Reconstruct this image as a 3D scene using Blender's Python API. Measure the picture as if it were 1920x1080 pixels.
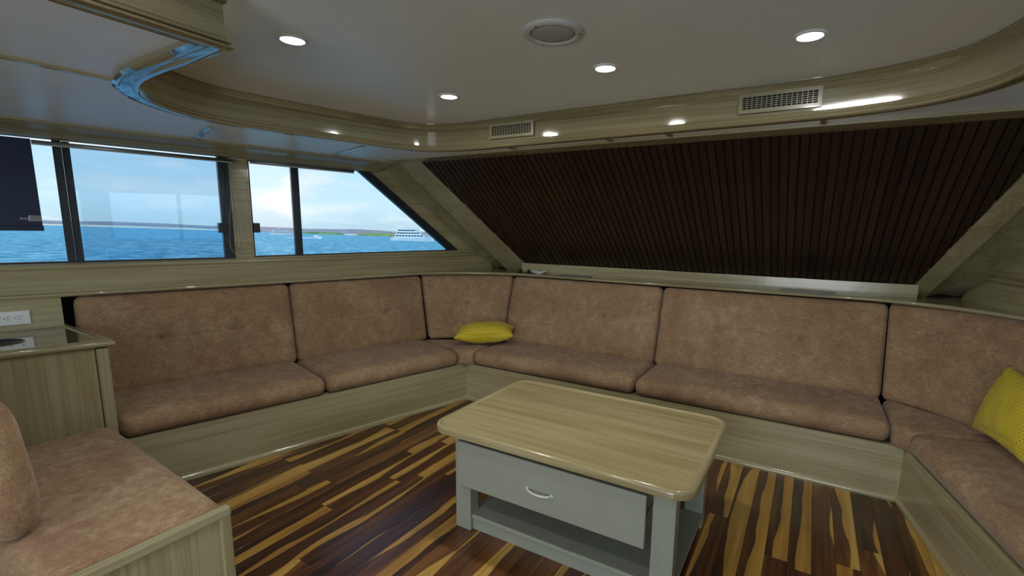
import bpy, bmesh, math, random
from mathutils import Vector, Matrix, noise
from mathutils.geometry import tessellate_polygon
random.seed(7)
S = bpy.context.scene
for o in list(bpy.data.objects):
    bpy.data.objects.remove(o)
COL = S.collection

# ------------------------------------------------------------------ camera
FPX, CX, CY, EYE = 890.49, 1011.54, 572.52, 1.45
R0 = Vector((0.8676455, 0.4969290, 0.0158995))
R1 = Vector((0.0916867, -0.1284919, -0.9874631))
R2 = Vector((-0.4886561, 0.8582257, -0.1570472))
cam = bpy.data.objects.new('camera', bpy.data.cameras.new('camera'))
COL.objects.link(cam)
cam.matrix_world = Matrix(((R0.x, -R1.x, -R2.x, 0), (R0.y, -R1.y, -R2.y, 0), (R0.z, -R1.z, -R2.z, EYE), (0, 0, 0, 1)))
cam.data.sensor_width = 36
cam.data.lens = FPX / 1920 * 36
cam.data.shift_x = (960 - CX) / 1920
cam.data.shift_y = (CY - 540) / 1920
cam.data.clip_start = 0.02
cam.data.clip_end = 20000
S.camera = cam

# ------------------------------------------------------------------ exposure
S.view_settings.view_transform = 'Standard'
S.view_settings.look = 'None'
S.view_settings.exposure = 0.0
S.view_settings.gamma = 1.0
S.view_settings.use_curve_mapping = False
LAMP_W = 4.6
SKY = 1.12
# added area fill, unseen aft of the viewpoint, lifts ceiling and upright faces
dl = bpy.data.lights.new('aft_fill', 'AREA')
dl.shape = 'RECTANGLE'; dl.size = 1.9; dl.size_y = 1.7; dl.energy = 60; dl.color = (0.93, 0.97, 1.0)
dlo = bpy.data.objects.new('aft_fill', dl); COL.objects.link(dlo)
dlo.location = (0.05, -3.25, 0.75)
dlo.rotation_euler = (math.radians(101), 0, math.radians(30))
sun = bpy.data.lights.new('sun', 'SUN')
sun.energy = 2.2; sun.angle = math.radians(0.6); sun.color = (1.0, 0.96, 0.90)
suno = bpy.data.objects.new('sun', sun); COL.objects.link(suno)
suno.rotation_euler = (math.radians(42), 0, 0)

# ------------------------------------------------------------------ node helpers
def srgb(r, g, b):
    f = lambda c: (c / 255 / 12.92) if c / 255 <= 0.04045 else ((c / 255 + 0.055) / 1.055) ** 2.4
    return (f(r), f(g), f(b), 1)

def new_mat(name):
    m = bpy.data.materials.new(name)
    m.use_nodes = True
    nt = m.node_tree
    b = nt.nodes['Principled BSDF']
    return m, nt, b

def nd(nt, t, **kw):
    n = nt.nodes.new(t)
    for k, v in kw.items():
        if k.startswith('i_'):
            n.inputs[k[2:].replace('_', ' ')].default_value = v
        else:
            setattr(n, k, v)
    return n

def ramp(nt, stops, interp='LINEAR'):
    n = nt.nodes.new('ShaderNodeValToRGB')
    cr = n.color_ramp
    cr.interpolation = interp
    while len(cr.elements) < len(stops):
        cr.elements.new(0.5)
    for e, (p, c) in zip(cr.elements, stops):
        e.position = p
        e.color = c if len(c) == 4 else (*c, 1)
    return n

def coords(nt, rot=0.0, scale=(1, 1, 1), rnd=False, kind='Object'):
    tc = nd(nt, 'ShaderNodeTexCoord')
    src = tc.outputs[kind]
    if rnd:
        oi = nd(nt, 'ShaderNodeObjectInfo')
        mul = nd(nt, 'ShaderNodeMath', operation='MULTIPLY')
        nt.links.new(oi.outputs['Random'], mul.inputs[0])
        mul.inputs[1].default_value = 53.7
        ad = nd(nt, 'ShaderNodeVectorMath', operation='ADD')
        nt.links.new(src, ad.inputs[0])
        nt.links.new(mul.outputs[0], ad.inputs[1])
        src = ad.outputs[0]
    if rot:
        m0 = nd(nt, 'ShaderNodeMapping')
        m0.inputs['Rotation'].default_value = (0, 0, rot)
        nt.links.new(src, m0.inputs[0])
        src = m0.outputs[0]
    mp = nd(nt, 'ShaderNodeMapping')
    mp.inputs['Scale'].default_value = scale
    nt.links.new(src, mp.inputs[0])
    return mp.outputs[0]

def simple(name, col, rough=0.5, metal=0.0, coat=0.0, bump=0.0, bscale=200):
    m, nt, b = new_mat(name)
    b.inputs['Base Color'].default_value = col if len(col) == 4 else (*col, 1)
    b.inputs['Roughness'].default_value = rough
    b.inputs['Metallic'].default_value = metal
    b.inputs['Coat Weight'].default_value = coat
    b.inputs['Coat Roughness'].default_value = 0.08
    # faint unevenness of tone so that no surface is perfectly flat
    v = coords(nt, scale=(6, 6, 6))
    n = nd(nt, 'ShaderNodeTexNoise', i_Scale=1.0, i_Detail=3.0)
    nt.links.new(v, n.inputs['Vector'])
    mr = nd(nt, 'ShaderNodeMapRange')
    mr.inputs['To Min'].default_value = 0.93
    mr.inputs['To Max'].default_value = 1.05
    nt.links.new(n.outputs['Fac'], mr.inputs['Value'])
    mx = nd(nt, 'ShaderNodeVectorMath', operation='SCALE')
    mx.inputs[0].default_value = b.inputs['Base Color'].default_value[:3]
    nt.links.new(mr.outputs[0], mx.inputs['Scale'])
    nt.links.new(mx.outputs[0], b.inputs['Base Color'])
    if bump:
        v2 = coords(nt, scale=(bscale,) * 3)
        n2 = nd(nt, 'ShaderNodeTexNoise', i_Scale=1.0, i_Detail=2.0)
        nt.links.new(v2, n2.inputs['Vector'])
        bp = nd(nt, 'ShaderNodeBump', i_Strength=bump, i_Distance=0.002)
        nt.links.new(n2.outputs['Fac'], bp.inputs['Height'])
        nt.links.new(bp.outputs[0], b.inputs['Normal'])
    return m

WOOD = {}
def wood(axis='x', rot=0.0, tone=1.0, gloss=0.22, warm=1.0):
    """pale limed laminate with fine streaks along one axis"""
    key = (axis, round(rot, 3), tone, gloss, warm)
    if key in WOOD:
        return WOOD[key]
    m, nt, b = new_mat('pale_wood_%d' % len(WOOD))
    sc = {'x': (1.1, 75, 75), 'y': (75, 1.1, 75), 'z': (75, 75, 1.1), 'h': (1.3, 1.3, 95)}[axis]
    v = coords(nt, rot, sc)
    n = nd(nt, 'ShaderNodeTexNoise', i_Scale=1.0, i_Detail=(1.5 if axis == 'h' else 5.0), i_Roughness=0.62, i_Distortion=(0.0 if axis == 'h' else 0.25))
    nt.links.new(v, n.inputs['Vector'])
    sc2 = tuple(c * 0.13 if c > 2 else c * 0.8 for c in sc)
    v2 = coords(nt, rot, sc2)
    n2 = nd(nt, 'ShaderNodeTexNoise', i_Scale=1.0, i_Detail=2.0, i_Roughness=0.5)
    nt.links.new(v2, n2.inputs['Vector'])
    ad = nd(nt, 'ShaderNodeMath', operation='MULTIPLY_ADD')
    nt.links.new(n2.outputs['Fac'], ad.inputs[0])
    ad.inputs[1].default_value = 0.75
    nt.links.new(n.outputs['Fac'], ad.inputs[2])
    t = tone
    w = warm
    r = ramp(nt, [(0.60, (0.285 * t * w, 0.243 * t, 0.122 * t / w)), (0.86, (0.370 * t * w, 0.325 * t, 0.180 * t / w)),
                  (1.08, (0.425 * t * w, 0.388 * t, 0.230 * t / w))])
    nt.links.new(ad.outputs[0], r.inputs[0])
    nt.links.new(r.outputs[0], b.inputs['Base Color'])
    b.inputs['Roughness'].default_value = gloss
    b.inputs['Coat Weight'].default_value = 0.35
    b.inputs['Coat Roughness'].default_value = 0.10
    if gloss < 0.1:
        b.inputs['Coat Weight'].default_value = 0.9
        b.inputs['Coat Roughness'].default_value = 0.035
    elif gloss > 0.3:
        b.inputs['Coat Weight'].default_value = 0.1
    v3 = coords(nt, scale=(7, 7, 7))
    n3 = nd(nt, 'ShaderNodeTexNoise', i_Scale=1.0, i_Detail=2.0)
    nt.links.new(v3, n3.inputs['Vector'])
    bp = nd(nt, 'ShaderNodeBump', i_Strength=0.12, i_Distance=0.01)
    nt.links.new(n3.outputs['Fac'], bp.inputs['Height'])
    nt.links.new(bp.outputs[0], b.inputs['Normal'])
    nt.links.new(bp.outputs[0], b.inputs['Coat Normal'])
    WOOD[key] = m
    return m

def make_fabric():
    m, nt, b = new_mat('suede_fabric')
    v = coords(nt, scale=(1, 1, 1))
    n1 = nd(nt, 'ShaderNodeTexNoise', i_Scale=13.0, i_Detail=7.0, i_Roughness=0.70, i_Distortion=0.3)
    nt.links.new(v, n1.inputs['Vector'])
    # cross-hatched nap: two stretched noises
    va = coords(nt, scale=(30, 30, 240))
    na = nd(nt, 'ShaderNodeTexNoise', i_Scale=1.0, i_Detail=3.0, i_Roughness=0.6)
    nt.links.new(va, na.inputs['Vector'])
    vb = coords(nt, scale=(240, 240, 36))
    nb = nd(nt, 'ShaderNodeTexNoise', i_Scale=1.0, i_Detail=3.0, i_Roughness=0.6)
    nt.links.new(vb, nb.inputs['Vector'])
    a1 = nd(nt, 'ShaderNodeMath', operation='ADD')
    nt.links.new(na.outputs['Fac'], a1.inputs[0])
    nt.links.new(nb.outputs['Fac'], a1.inputs[1])
    nbig = nd(nt, 'ShaderNodeTexNoise', i_Scale=3.2, i_Detail=3.0, i_Roughness=0.5, i_Distortion=0.2)
    nt.links.new(v, nbig.inputs['Vector'])
    a0 = nd(nt, 'ShaderNodeMath', operation='MULTIPLY_ADD')
    nt.links.new(nbig.outputs['Fac'], a0.inputs[0]); a0.inputs[1].default_value = 0.45
    h0 = nd(nt, 'ShaderNodeMath', operation='MULTIPLY')
    nt.links.new(n1.outputs['Fac'], h0.inputs[0]); h0.inputs[1].default_value = 0.62
    nt.links.new(h0.outputs[0], a0.inputs[2])
    a2 = nd(nt, 'ShaderNodeMath', operation='MULTIPLY_ADD')
    nt.links.new(a1.outputs[0], a2.inputs[0])
    a2.inputs[1].default_value = 0.60
    nt.links.new(a0.outputs[0], a2.inputs[2])
    r = ramp(nt, [(0.78, srgb(139, 106, 79)), (1.02, srgb(160, 130, 100)), (1.22, srgb(187, 161, 127))])
    r.color_ramp.elements[0].position = 0.0
    r.color_ramp.elements[1].position = 0.5
    r.color_ramp.elements[2].position = 1.0
    mr = nd(nt, 'ShaderNodeMapRange')
    mr.inputs['From Min'].default_value = 0.93
    mr.inputs['From Max'].default_value = 1.37
    nt.links.new(a2.outputs[0], mr.inputs['Value'])
    nt.links.new(mr.outputs[0], r.inputs[0])
    nt.links.new(r.outputs[0], b.inputs['Base Color'])
    b.inputs['Roughness'].default_value = 0.85
    b.inputs['Sheen Weight'].default_value = 0.25
    b.inputs['Sheen Roughness'].default_value = 0.4
    b.inputs['Specular IOR Level'].default_value = 0.25
    bp = nd(nt, 'ShaderNodeBump', i_Strength=0.15, i_Distance=0.003)
    nt.links.new(a2.outputs[0], bp.inputs['Height'])
    nt.links.new(bp.outputs[0], b.inputs['Normal'])
    return m
FABRIC = make_fabric()

PW = 0.094
def make_plank():
    """dark heartwood boards with a crisp wavy band of yellow sapwood down one side"""
    m, nt, b = new_mat('two_tone_plank')
    L = nt.links.new
    tc = nd(nt, 'ShaderNodeTexCoord'); sp = nd(nt, 'ShaderNodeSeparateXYZ'); L(tc.outputs['Object'], sp.inputs[0])
    oi = nd(nt, 'ShaderNodeObjectInfo')
    def wn(k):
        mu = nd(nt, 'ShaderNodeMath', operation='MULTIPLY'); L(oi.outputs['Random'], mu.inputs[0]); mu.inputs[1].default_value = k
        w = nd(nt, 'ShaderNodeTexWhiteNoise', noise_dimensions='1D'); L(mu.outputs[0], w.inputs['W'])
        return w.outputs['Value']
    def ma(op, x, y, z=None):
        n = nd(nt, 'ShaderNodeMath', operation=op)
        for i, v in enumerate((x, y, z)):
            if v is None: continue
            if isinstance(v, (int, float)): n.inputs[i].default_value = v
            else: L(v, n.inputs[i])
        return n.outputs[0]
    r1, r2, r3 = wn(13.1), wn(71.7), wn(37.3)
    side = ma('SUBTRACT', ma('MULTIPLY', ma('GREATER_THAN', r1, 0.5), 2.0), 1.0)
    u = ma('MULTIPLY', ma('MULTIPLY', sp.outputs['X'], 1 / PW), side)          # -.5 .. .5
    vy = nd(nt, 'ShaderNodeCombineXYZ'); L(ma('MULTIPLY', sp.outputs['X'], 1.5), vy.inputs[0]); L(ma('MULTIPLY', sp.outputs['Y'], 1.25), vy.inputs[1]); L(ma('MULTIPLY', r2, 90.0), vy.inputs[2])
    n1 = nd(nt, 'ShaderNodeTexNoise', i_Scale=1.0, i_Detail=3.0, i_Roughness=0.38); L(vy.outputs[0], n1.inputs['Vector'])
    bnd = ma('ADD', ma('MULTIPLY_ADD', n1.outputs['Fac'], 2.3, -1.27), ma('MULTIPLY', r3, 0.78))
    d = ma('SUBTRACT', u, bnd)
    mask = ramp(nt, [(0.0, (0, 0, 0)), (0.035, (1, 1, 1))]); L(d, mask.inputs[0])
    v = coords(nt, scale=(60, 1.6, 20), rnd=True)
    g = nd(nt, 'ShaderNodeTexNoise', i_Scale=1.0, i_Detail=5.0, i_Roughness=0.6, i_Distortion=0.4); L(v, g.inputs['Vector'])
    v2 = coords(nt, scale=(14, 1.1, 8), rnd=True)
    g2 = nd(nt, 'ShaderNodeTexNoise', i_Scale=1.0, i_Detail=3.0, i_Roughness=0.5, i_Distortion=0.8); L(v2, g2.inputs['Vector'])
    mixg = ma('ADD', ma('MULTIPLY', g.outputs['Fac'], 0.35), ma('MULTIPLY_ADD', g2.outputs['Fac'], 0.65, ma('MULTIPLY_ADD', r2, 0.16, -0.08)))
    heart = ramp(nt, [(0.34, (0.022, 0.009, 0.005)), (0.47, (0.068, 0.023, 0.007)), (0.58, (0.130, 0.048, 0.012)), (0.70, (0.22, 0.092, 0.022))])
    L(mixg, heart.inputs[0])
    sap = ramp(nt, [(0.35, (0.32, 0.158, 0.026)), (0.52, (0.48, 0.270, 0.052)), (0.68, (0.58, 0.370, 0.100))])
    L(mixg, sap.inputs[0])
    mx = nd(nt, 'ShaderNodeMix', data_type='RGBA'); L(mask.outputs[0], mx.inputs['Factor']); L(heart.outputs[0], mx.inputs[6]); L(sap.outputs[0], mx.inputs[7])
    L(mx.outputs[2], b.inputs['Base Color'])
    b.inputs['Roughness'].default_value = 0.34
    b.inputs['Coat Weight'].default_value = 0.45
    b.inputs['Coat Roughness'].default_value = 0.17
    return m
PLANK = make_plank()

def make_slat():
    m, nt, b = new_mat('dark_slat_wood')
    v = coords(nt, scale=(70, 2, 30), rnd=True)
    n = nd(nt, 'ShaderNodeTexNoise', i_Scale=1.0, i_Detail=4.0)
    nt.links.new(v, n.inputs['Vector'])
    r = ramp(nt, [(0.3, (0.013, 0.0055, 0.003)), (0.7, (0.033, 0.014, 0.007))])
    nt.links.new(n.outputs['Fac'], r.inputs[0])
    oi = nd(nt, 'ShaderNodeObjectInfo')
    mr = nd(nt, 'ShaderNodeMapRange')
    mr.inputs['To Min'].default_value = 0.75
    mr.inputs['To Max'].default_value = 1.3
    nt.links.new(oi.outputs['Random'], mr.inputs['Value'])
    sc = nd(nt, 'ShaderNodeVectorMath', operation='SCALE')
    nt.links.new(r.outputs[0], sc.inputs[0])
    nt.links.new(mr.outputs[0], sc.inputs['Scale'])
    nt.links.new(sc.outputs[0], b.inputs['Base Color'])
    b.inputs['Roughness'].default_value = 0.38
    return m
SLAT = make_slat()

def make_pillow():
    m, nt, b = new_mat('yellow_honeycomb_cotton')
    tc = nd(nt, 'ShaderNodeTexCoord')
    sp = nd(nt, 'ShaderNodeSeparateXYZ')
    nt.links.new(tc.outputs['Object'], sp.inputs[0])
    cb = nd(nt, 'ShaderNodeCombineXYZ')
    nt.links.new(sp.outputs['X'], cb.inputs[0])
    nt.links.new(sp.outputs['Y'], cb.inputs[1])
    def lattice(off):
        ad = nd(nt, 'ShaderNodeVectorMath', operation='MULTIPLY_ADD')
        nt.links.new(cb.outputs[0], ad.inputs[0]); ad.inputs[1].default_value = (1 / 0.0165, 1 / 0.0286, 0); ad.inputs[2].default_value = off
        fr = nd(nt, 'ShaderNodeVectorMath', operation='FRACTION'); nt.links.new(ad.outputs[0], fr.inputs[0])
        sb_ = nd(nt, 'ShaderNodeVectorMath', operation='SUBTRACT'); nt.links.new(fr.outputs[0], sb_.inputs[0]); sb_.inputs[1].default_value = (0.5, 0.5, 0)
        ml = nd(nt, 'ShaderNodeVectorMath', operation='MULTIPLY'); nt.links.new(sb_.outputs[0], ml.inputs[0]); ml.inputs[1].default_value = (1, 1.732, 0)
        le = nd(nt, 'ShaderNodeVectorMath', operation='LENGTH'); nt.links.new(ml.outputs[0], le.inputs[0])
        return le.outputs['Value']
    mn = nd(nt, 'ShaderNodeMath', operation='MINIMUM')
    nt.links.new(lattice((100, 100, 0)), mn.inputs[0]); nt.links.new(lattice((100.5, 100.5, 0)), mn.inputs[1])
    r = ramp(nt, [(0.0, (0.58, 0.32, 0.002)), (0.22, (0.60, 0.41, 0.003)), (0.36, (0.62, 0.50, 0.005)), (0.46, (0.62, 0.52, 0.012)), (0.56, (0.78, 0.76, 0.30))])
    nt.links.new(mn.outputs[0], r.inputs[0])
    nt.links.new(r.outputs[0], b.inputs['Base Color'])
    b.inputs['Roughness'].default_value = 0.8
    b.inputs['Sheen Weight'].default_value = 0.1
    return m
PILLOW = make_pillow()

def make_glass(name, tint, refl):
    m, nt, b = new_mat(name)
    nt.nodes.remove(b)
    out = nt.nodes['Material Output']
    tr = nd(nt, 'ShaderNodeBsdfTransparent')
    tr.inputs['Color'].default_value = (*tint, 1)
    gl = nd(nt, 'ShaderNodeBsdfGlossy')
    gl.inputs['Roughness'].default_value = 0.0
    mx = nd(nt, 'ShaderNodeMixShader')
    lw = nd(nt, 'ShaderNodeFresnel', i_IOR=1.45)
    sc = nd(nt, 'ShaderNodeMath', operation='MULTIPLY')
    sc.inputs[1].default_value = refl
    nt.links.new(lw.outputs[0], sc.inputs[0])
    nt.links.new(sc.outputs[0], mx.inputs[0])
    nt.links.new(tr.outputs[0], mx.inputs[1])
    nt.links.new(gl.outputs[0], mx.inputs[2])
    nt.links.new(mx.outputs[0], out.inputs[0])
    return m
GLASS_TINT = make_glass('tinted_glass', (0.74, 0.88, 0.97), 3.0)
GLASS_CLEAR = make_glass('clear_glass', (0.90, 0.97, 1.0), 0.8)

def emit(name, col, s):
    m, nt, b = new_mat(name)
    b.inputs['Base Color'].default_value = (*col, 1)
    b.inputs['Emission Color'].default_value = (*col, 1)
    b.inputs['Emission Strength'].default_value = s
    return m

CEIL = simple('ceiling_gelcoat', (0.78, 0.82, 0.79), 0.34)
SOFFIT = simple('white_soffit_laminate', (0.80, 0.82, 0.83), 0.36)
GREY = simple('grey_paint', (0.355, 0.375, 0.312), 0.28)
WHITE = simple('white_plastic', (0.78, 0.80, 0.80), 0.35)
OFFW = simple('aged_white_plastic', (0.55, 0.56, 0.52), 0.5)
BLACK = simple('black_plastic', (0.012, 0.013, 0.016), 0.35)
ALU = simple('dark_anodised_frame', (0.02, 0.026, 0.034), 0.35)
ALUL = simple('grey_aluminium', (0.22, 0.24, 0.25), 0.35, 0.6)
NAVY = simple('navy_blind_cloth', (0.004, 0.012, 0.055), 0.45)
DARK = simple('dark_void', (0.006, 0.006, 0.006), 0.9)
CHROME = simple('satin_metal', (0.6, 0.62, 0.62), 0.25, 0.8)
GRILLE = simple('cream_grille', (0.24, 0.22, 0.125), 0.3, coat=0.3)
LAMP = emit('lamp_lens', (1.0, 0.99, 0.95), 9.0)

# ------------------------------------------------------------------ world
def world():
    w = bpy.data.worlds.new('sky')
    S.world = w
    w.use_nodes = True
    nt = w.node_tree
    bg = nt.nodes['Background']
    tc = nd(nt, 'ShaderNodeTexCoord')
    sp = nd(nt, 'ShaderNodeSeparateXYZ')
    nt.links.new(tc.outputs['Generated'], sp.inputs[0])
    r = ramp(nt, [(0.0, (0.60, 0.74, 0.82)), (0.04, (0.72, 0.88, 0.98)), (0.18, (0.50, 0.76, 0.98)), (0.5, (0.26, 0.52, 0.88)), (1.0, (0.14, 0.34, 0.72))])
    nt.links.new(sp.outputs['Z'], r.inputs[0])
    mp = nd(nt, 'ShaderNodeMapping')
    mp.inputs['Scale'].default_value = (3.0, 3.0, 10.0)
    nt.links.new(tc.outputs['Generated'], mp.inputs[0])
    n = nd(nt, 'ShaderNodeTexNoise', i_Scale=2.1, i_Detail=8.0, i_Roughness=0.55, i_Distortion=0.3)
    nt.links.new(mp.outputs[0], n.inputs['Vector'])
    cr = ramp(nt, [(0.50, (0, 0, 0)), (0.70, (1, 1, 1))])
    nt.links.new(n.outputs['Fac'], cr.inputs[0])
    mx = nd(nt, 'ShaderNodeMix', data_type='RGBA')
    nt.links.new(cr.outputs[0], mx.inputs['Factor'])
    nt.links.new(r.outputs[0], mx.inputs[6])
    mx.inputs[7].default_value = (0.98, 0.96, 0.97, 1)
    nt.links.new(mx.outputs[2], bg.inputs[0])
    bg.inputs[1].default_value = SKY
world()

# ------------------------------------------------------------------ geometry helpers
def link(name, bm, mat, parent=None, smooth=False, kind=None, recalc=True):
    if recalc:
        bmesh.ops.recalc_face_normals(bm, faces=bm.faces)
    me = bpy.data.meshes.new(name)
    bm.to_mesh(me)
    bm.free()
    for m in (mat if isinstance(mat, (list, tuple)) else [mat]):
        me.materials.append(m)
    if smooth:
        for p in me.polygons:
            p.use_smooth = True
    o = bpy.data.objects.new(name, me)
    COL.objects.link(o)
    if parent is not None:
        o.parent = parent
    if kind:
        o['kind'] = kind
    return o

def tag(o, label=None, cat=None, group=None, kind=None):
    if label: o['label'] = label
    if cat: o['category'] = cat
    if group: o['group'] = group
    if kind: o['kind'] = kind
    return o

def thing(name, label, cat, loc=(0, 0, 0), group=None):
    o = bpy.data.objects.new(name, None)
    o.empty_display_size = 0.1
    COL.objects.link(o)
    o.location = loc
    return tag(o, label, cat, group)

def settle(root):
    """world-space children meshes are kept where they are under a moved empty"""
    bpy.context.view_layer.update()
    inv = Matrix.Translation(-Vector(root.location))
    for ch in root.children:
        ch.matrix_parent_inverse = inv

def autosmooth(o, ang=35):
    me = o.data
    for p in me.polygons:
        p.use_smooth = True
    bm = bmesh.new(); bm.from_mesh(me)
    for e in bm.edges:
        if len(e.link_faces) == 2:
            e.smooth = e.calc_face_angle(0) < math.radians(ang)
    bm.to_mesh(me); bm.free()
    return o

def box(bm, x0, x1, y0, y1, z0, z1, M=None, bev=0.0):
    M = M or Matrix.Identity(4)
    vs = [bm.verts.new(M @ Vector((x, y, z))) for x in (x0, x1) for y in (y0, y1) for z in (z0, z1)]
    fs = [(0, 1, 3, 2), (4, 6, 7, 5), (0, 4, 5, 1), (2, 3, 7, 6), (0, 2, 6, 4), (1, 5, 7, 3)]
    faces = [bm.faces.new([vs[i] for i in f]) for f in fs]
    if bev:
        es = list({e for f in faces for e in f.edges})
        bmesh.ops.bevel(bm, geom=es, offset=bev, segments=2, affect='EDGES', profile=0.6)

def prism(bm, outer, holes=(), lo=0.0, hi=1.0, M=None):
    """polygon with holes in (a,b), extruded from lo to hi along c; M maps (a,b,c) to the world"""
    M = M or Matrix.Identity(4)
    loops = [list(outer)] + [list(h) for h in holes]
    tri = tessellate_polygon([[Vector((p[0], p[1], 0)) for p in l] for l in loops])
    flat = [p for l in loops for p in l]
    bot = [bm.verts.new(M @ Vector((p[0], p[1], lo))) for p in flat]
    top = [bm.verts.new(M @ Vector((p[0], p[1], hi))) for p in flat]
    for t in tri:
        try:
            bm.faces.new([bot[i] for i in t]); bm.faces.new([top[i] for i in reversed(t)])
        except ValueError:
            pass
    k = 0
    for l in loops:
        n = len(l)
        for i in range(n):
            a, b = k + i, k + (i + 1) % n
            bm.faces.new((bot[a], bot[b], top[b], top[a]))
        k += n

def sweep(bm, path, prof, closed=False):
    """path: (x,y) points; prof: (offset to the left of travel, z), a closed profile loop"""
    n = len(path)
    P = [Vector((p[0], p[1])) for p in path]
    rings = []
    for i in range(n):
        if closed or 0 < i < n - 1:
            a = (P[i] - P[i - 1]).normalized(); b = (P[(i + 1) % n] - P[i]).normalized()
        elif i == 0:
            a = b = (P[1] - P[0]).normalized()
        else:
            a = b = (P[-1] - P[-2]).normalized()
        na = Vector((-a.y, a.x)); nb = Vector((-b.y, b.x))
        m = (na + nb)
        m = m / max(0.25, m.dot(na)) if m.length > 1e-6 else na
        zoff = path[i][2] if len(path[i]) > 2 else 0
        rings.append([bm.verts.new((P[i].x + m.x * o, P[i].y + m.y * o, z + zoff)) for o, z in prof])
    k = len(prof)
    for i in range(n if closed else n - 1):
        A, B = rings[i], rings[(i + 1) % n]
        for j in range(k):
            bm.faces.new((A[j], A[(j + 1) % k], B[(j + 1) % k], B[j]))
    if not closed:
        bm.faces.new(rings[0]); bm.faces.new(list(reversed(rings[-1])))

def tube(bm, pts, r, seg=8):
    pts = [Vector(p) for p in pts]
    rings = []
    up = Vector((0, 0, 1))
    for i, p in enumerate(pts):
        d = (pts[min(i + 1, len(pts) - 1)] - pts[max(i - 1, 0)]).normalized()
        a = d.cross(up)
        if a.length < 0.05: a = d.cross(Vector((1, 0, 0)))
        a.normalize(); b = d.cross(a)
        rings.append([bm.verts.new(p + (a * math.cos(t) + b * math.sin(t)) * r) for t in [2 * math.pi * k / seg for k in range(seg)]])
    for A, B in zip(rings, rings[1:]):
        for k in range(seg):
            bm.faces.new((A[k], A[(k + 1) % seg], B[(k + 1) % seg], B[k]))
    bm.faces.new(rings[0]); bm.faces.new(list(reversed(rings[-1])))

def lathe(bm, prof, seg=32, M=None):
    M = M or Matrix.Identity(4)
    rings = []
    for r, z in prof:
        if r < 1e-6:
            rings.append([bm.verts.new(M @ Vector((0, 0, z)))])
        else:
            rings.append([bm.verts.new(M @ Vector((r * math.cos(2 * math.pi * k / seg), r * math.sin(2 * math.pi * k / seg), z))) for k in range(seg)])
    for A, B in zip(rings, rings[1:]):
        for k in range(seg):
            q = [A[k % len(A)], A[(k + 1) % len(A)], B[(k + 1) % len(B)], B[k % len(B)]]
            u = []
            for v in q:
                if v not in u: u.append(v)
            if len(u) > 2: bm.faces.new(u)

def smoothpath(pts, it=2, keep=()):
    """Chaikin rounding of an open path, points in keep stay sharp"""
    for _ in range(it):
        out = [pts[0]]
        for i in range(len(pts) - 1):
            a, b = Vector(pts[i][:2]), Vector(pts[i + 1][:2])
            if (b - a).length < 0.02:
                out.append(tuple(b)); continue
            if i > 0 and tuple(pts[i]) not in keep: out.append(tuple(a * 0.75 + b * 0.25))
            if i < len(pts) - 2 and tuple(pts[i + 1]) not in keep: out.append(tuple(a * 0.25 + b * 0.75))
            else: out.append(tuple(pts[i + 1]))
        pts = out
    return pts

def cushion(name, h, r, fmap, parent=None, n=(28, 16, 5), crown=0.012, buttons=(), crease=None, mat=None, dent=0.022, seed=0.0):
    """rounded box of half-size h, corner radii r, bulged on its +z face, mapped by fmap to the world"""
    bm = bmesh.new()
    def ticks(k, hh, rr):
        t = [-1 + 2 * i / k for i in range(k + 1)]
        e = min(0.9, rr / hh)
        ex = [-1, -1 + e * 0.08, -1 + e * 0.3, -1 + e * 0.6, -1 + e]
        return sorted(set(ex + [-q for q in ex] + [q for q in t if abs(q) < 1 - e - 0.5 / k]))
    T = [ticks(n[i], h[i], r[i]) for i in range(3)]
    def face(ax, s):
        a, b = [i for i in range(3) if i != ax]
        g = []
        for u in T[a]:
            row = []
            for w in T[b]:
                p = [0, 0, 0]; p[ax] = s * h[ax]; p[a] = u * h[a]; p[b] = w * h[b]
                row.append(bm.verts.new(p))
            g.append(row)
        for i in range(len(g) - 1):
            for j in range(len(g[0]) - 1):
                bm.faces.new((g[i][j], g[i + 1][j], g[i + 1][j + 1], g[i][j + 1]))
    for ax in range(3):
        for s in (-1, 1): face(ax, s)
    bmesh.ops.remove_doubles(bm, verts=bm.verts, dist=1e-6)
    for v in bm.verts:
        q = Vector([max(-(h[i] - r[i]), min(h[i] - r[i], v.co[i])) for i in range(3)])
        d = Vector([(v.co[i] - q[i]) / r[i] for i in range(3)])
        if d.length > 1e-6:
            d.normalize()
            p = Vector([q[i] + d[i] * r[i] for i in range(3)])
        else:
            p = v.co.copy()
        u, w = p.x / h[0], p.y / h[1]
        t = (p.z / h[2] + 1) / 2
        f = crown * (1 - abs(u) ** 4) * (1 - abs(w) ** 4)
        for bx, by in buttons:
            dx, dy = p.x - bx, p.y - by
            rr_ = math.sqrt(dx * dx + dy * dy + 1e-6)
            f -= dent * (0.6 * math.exp(-rr_ / 0.016) + 0.45 * math.exp(-rr_ / 0.075))
            if crease:
                f -= 0.006 * math.exp(-abs(dx) / 0.007) * math.exp(-abs(dy) / 0.05)
        if crease and len(buttons):
            xa = min(b[0] for b in buttons) - 0.06; xb = max(b[0] for b in buttons) + 0.06
            k = 1 if xa < p.x < xb else math.exp(-min(abs(p.x - xa), abs(p.x - xb)) / 0.04)
            f -= crease * k * math.exp(-abs(p.y - buttons[0][1]) / 0.010)
        f += 0.004 * noise.noise(Vector((p.x * 4 + seed, p.y * 4, seed)))
        p.z += f * t
        v.co = Vector(fmap(p))
    o = link(name, bm, mat or FABRIC, parent, smooth=True)
    return o

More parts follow.
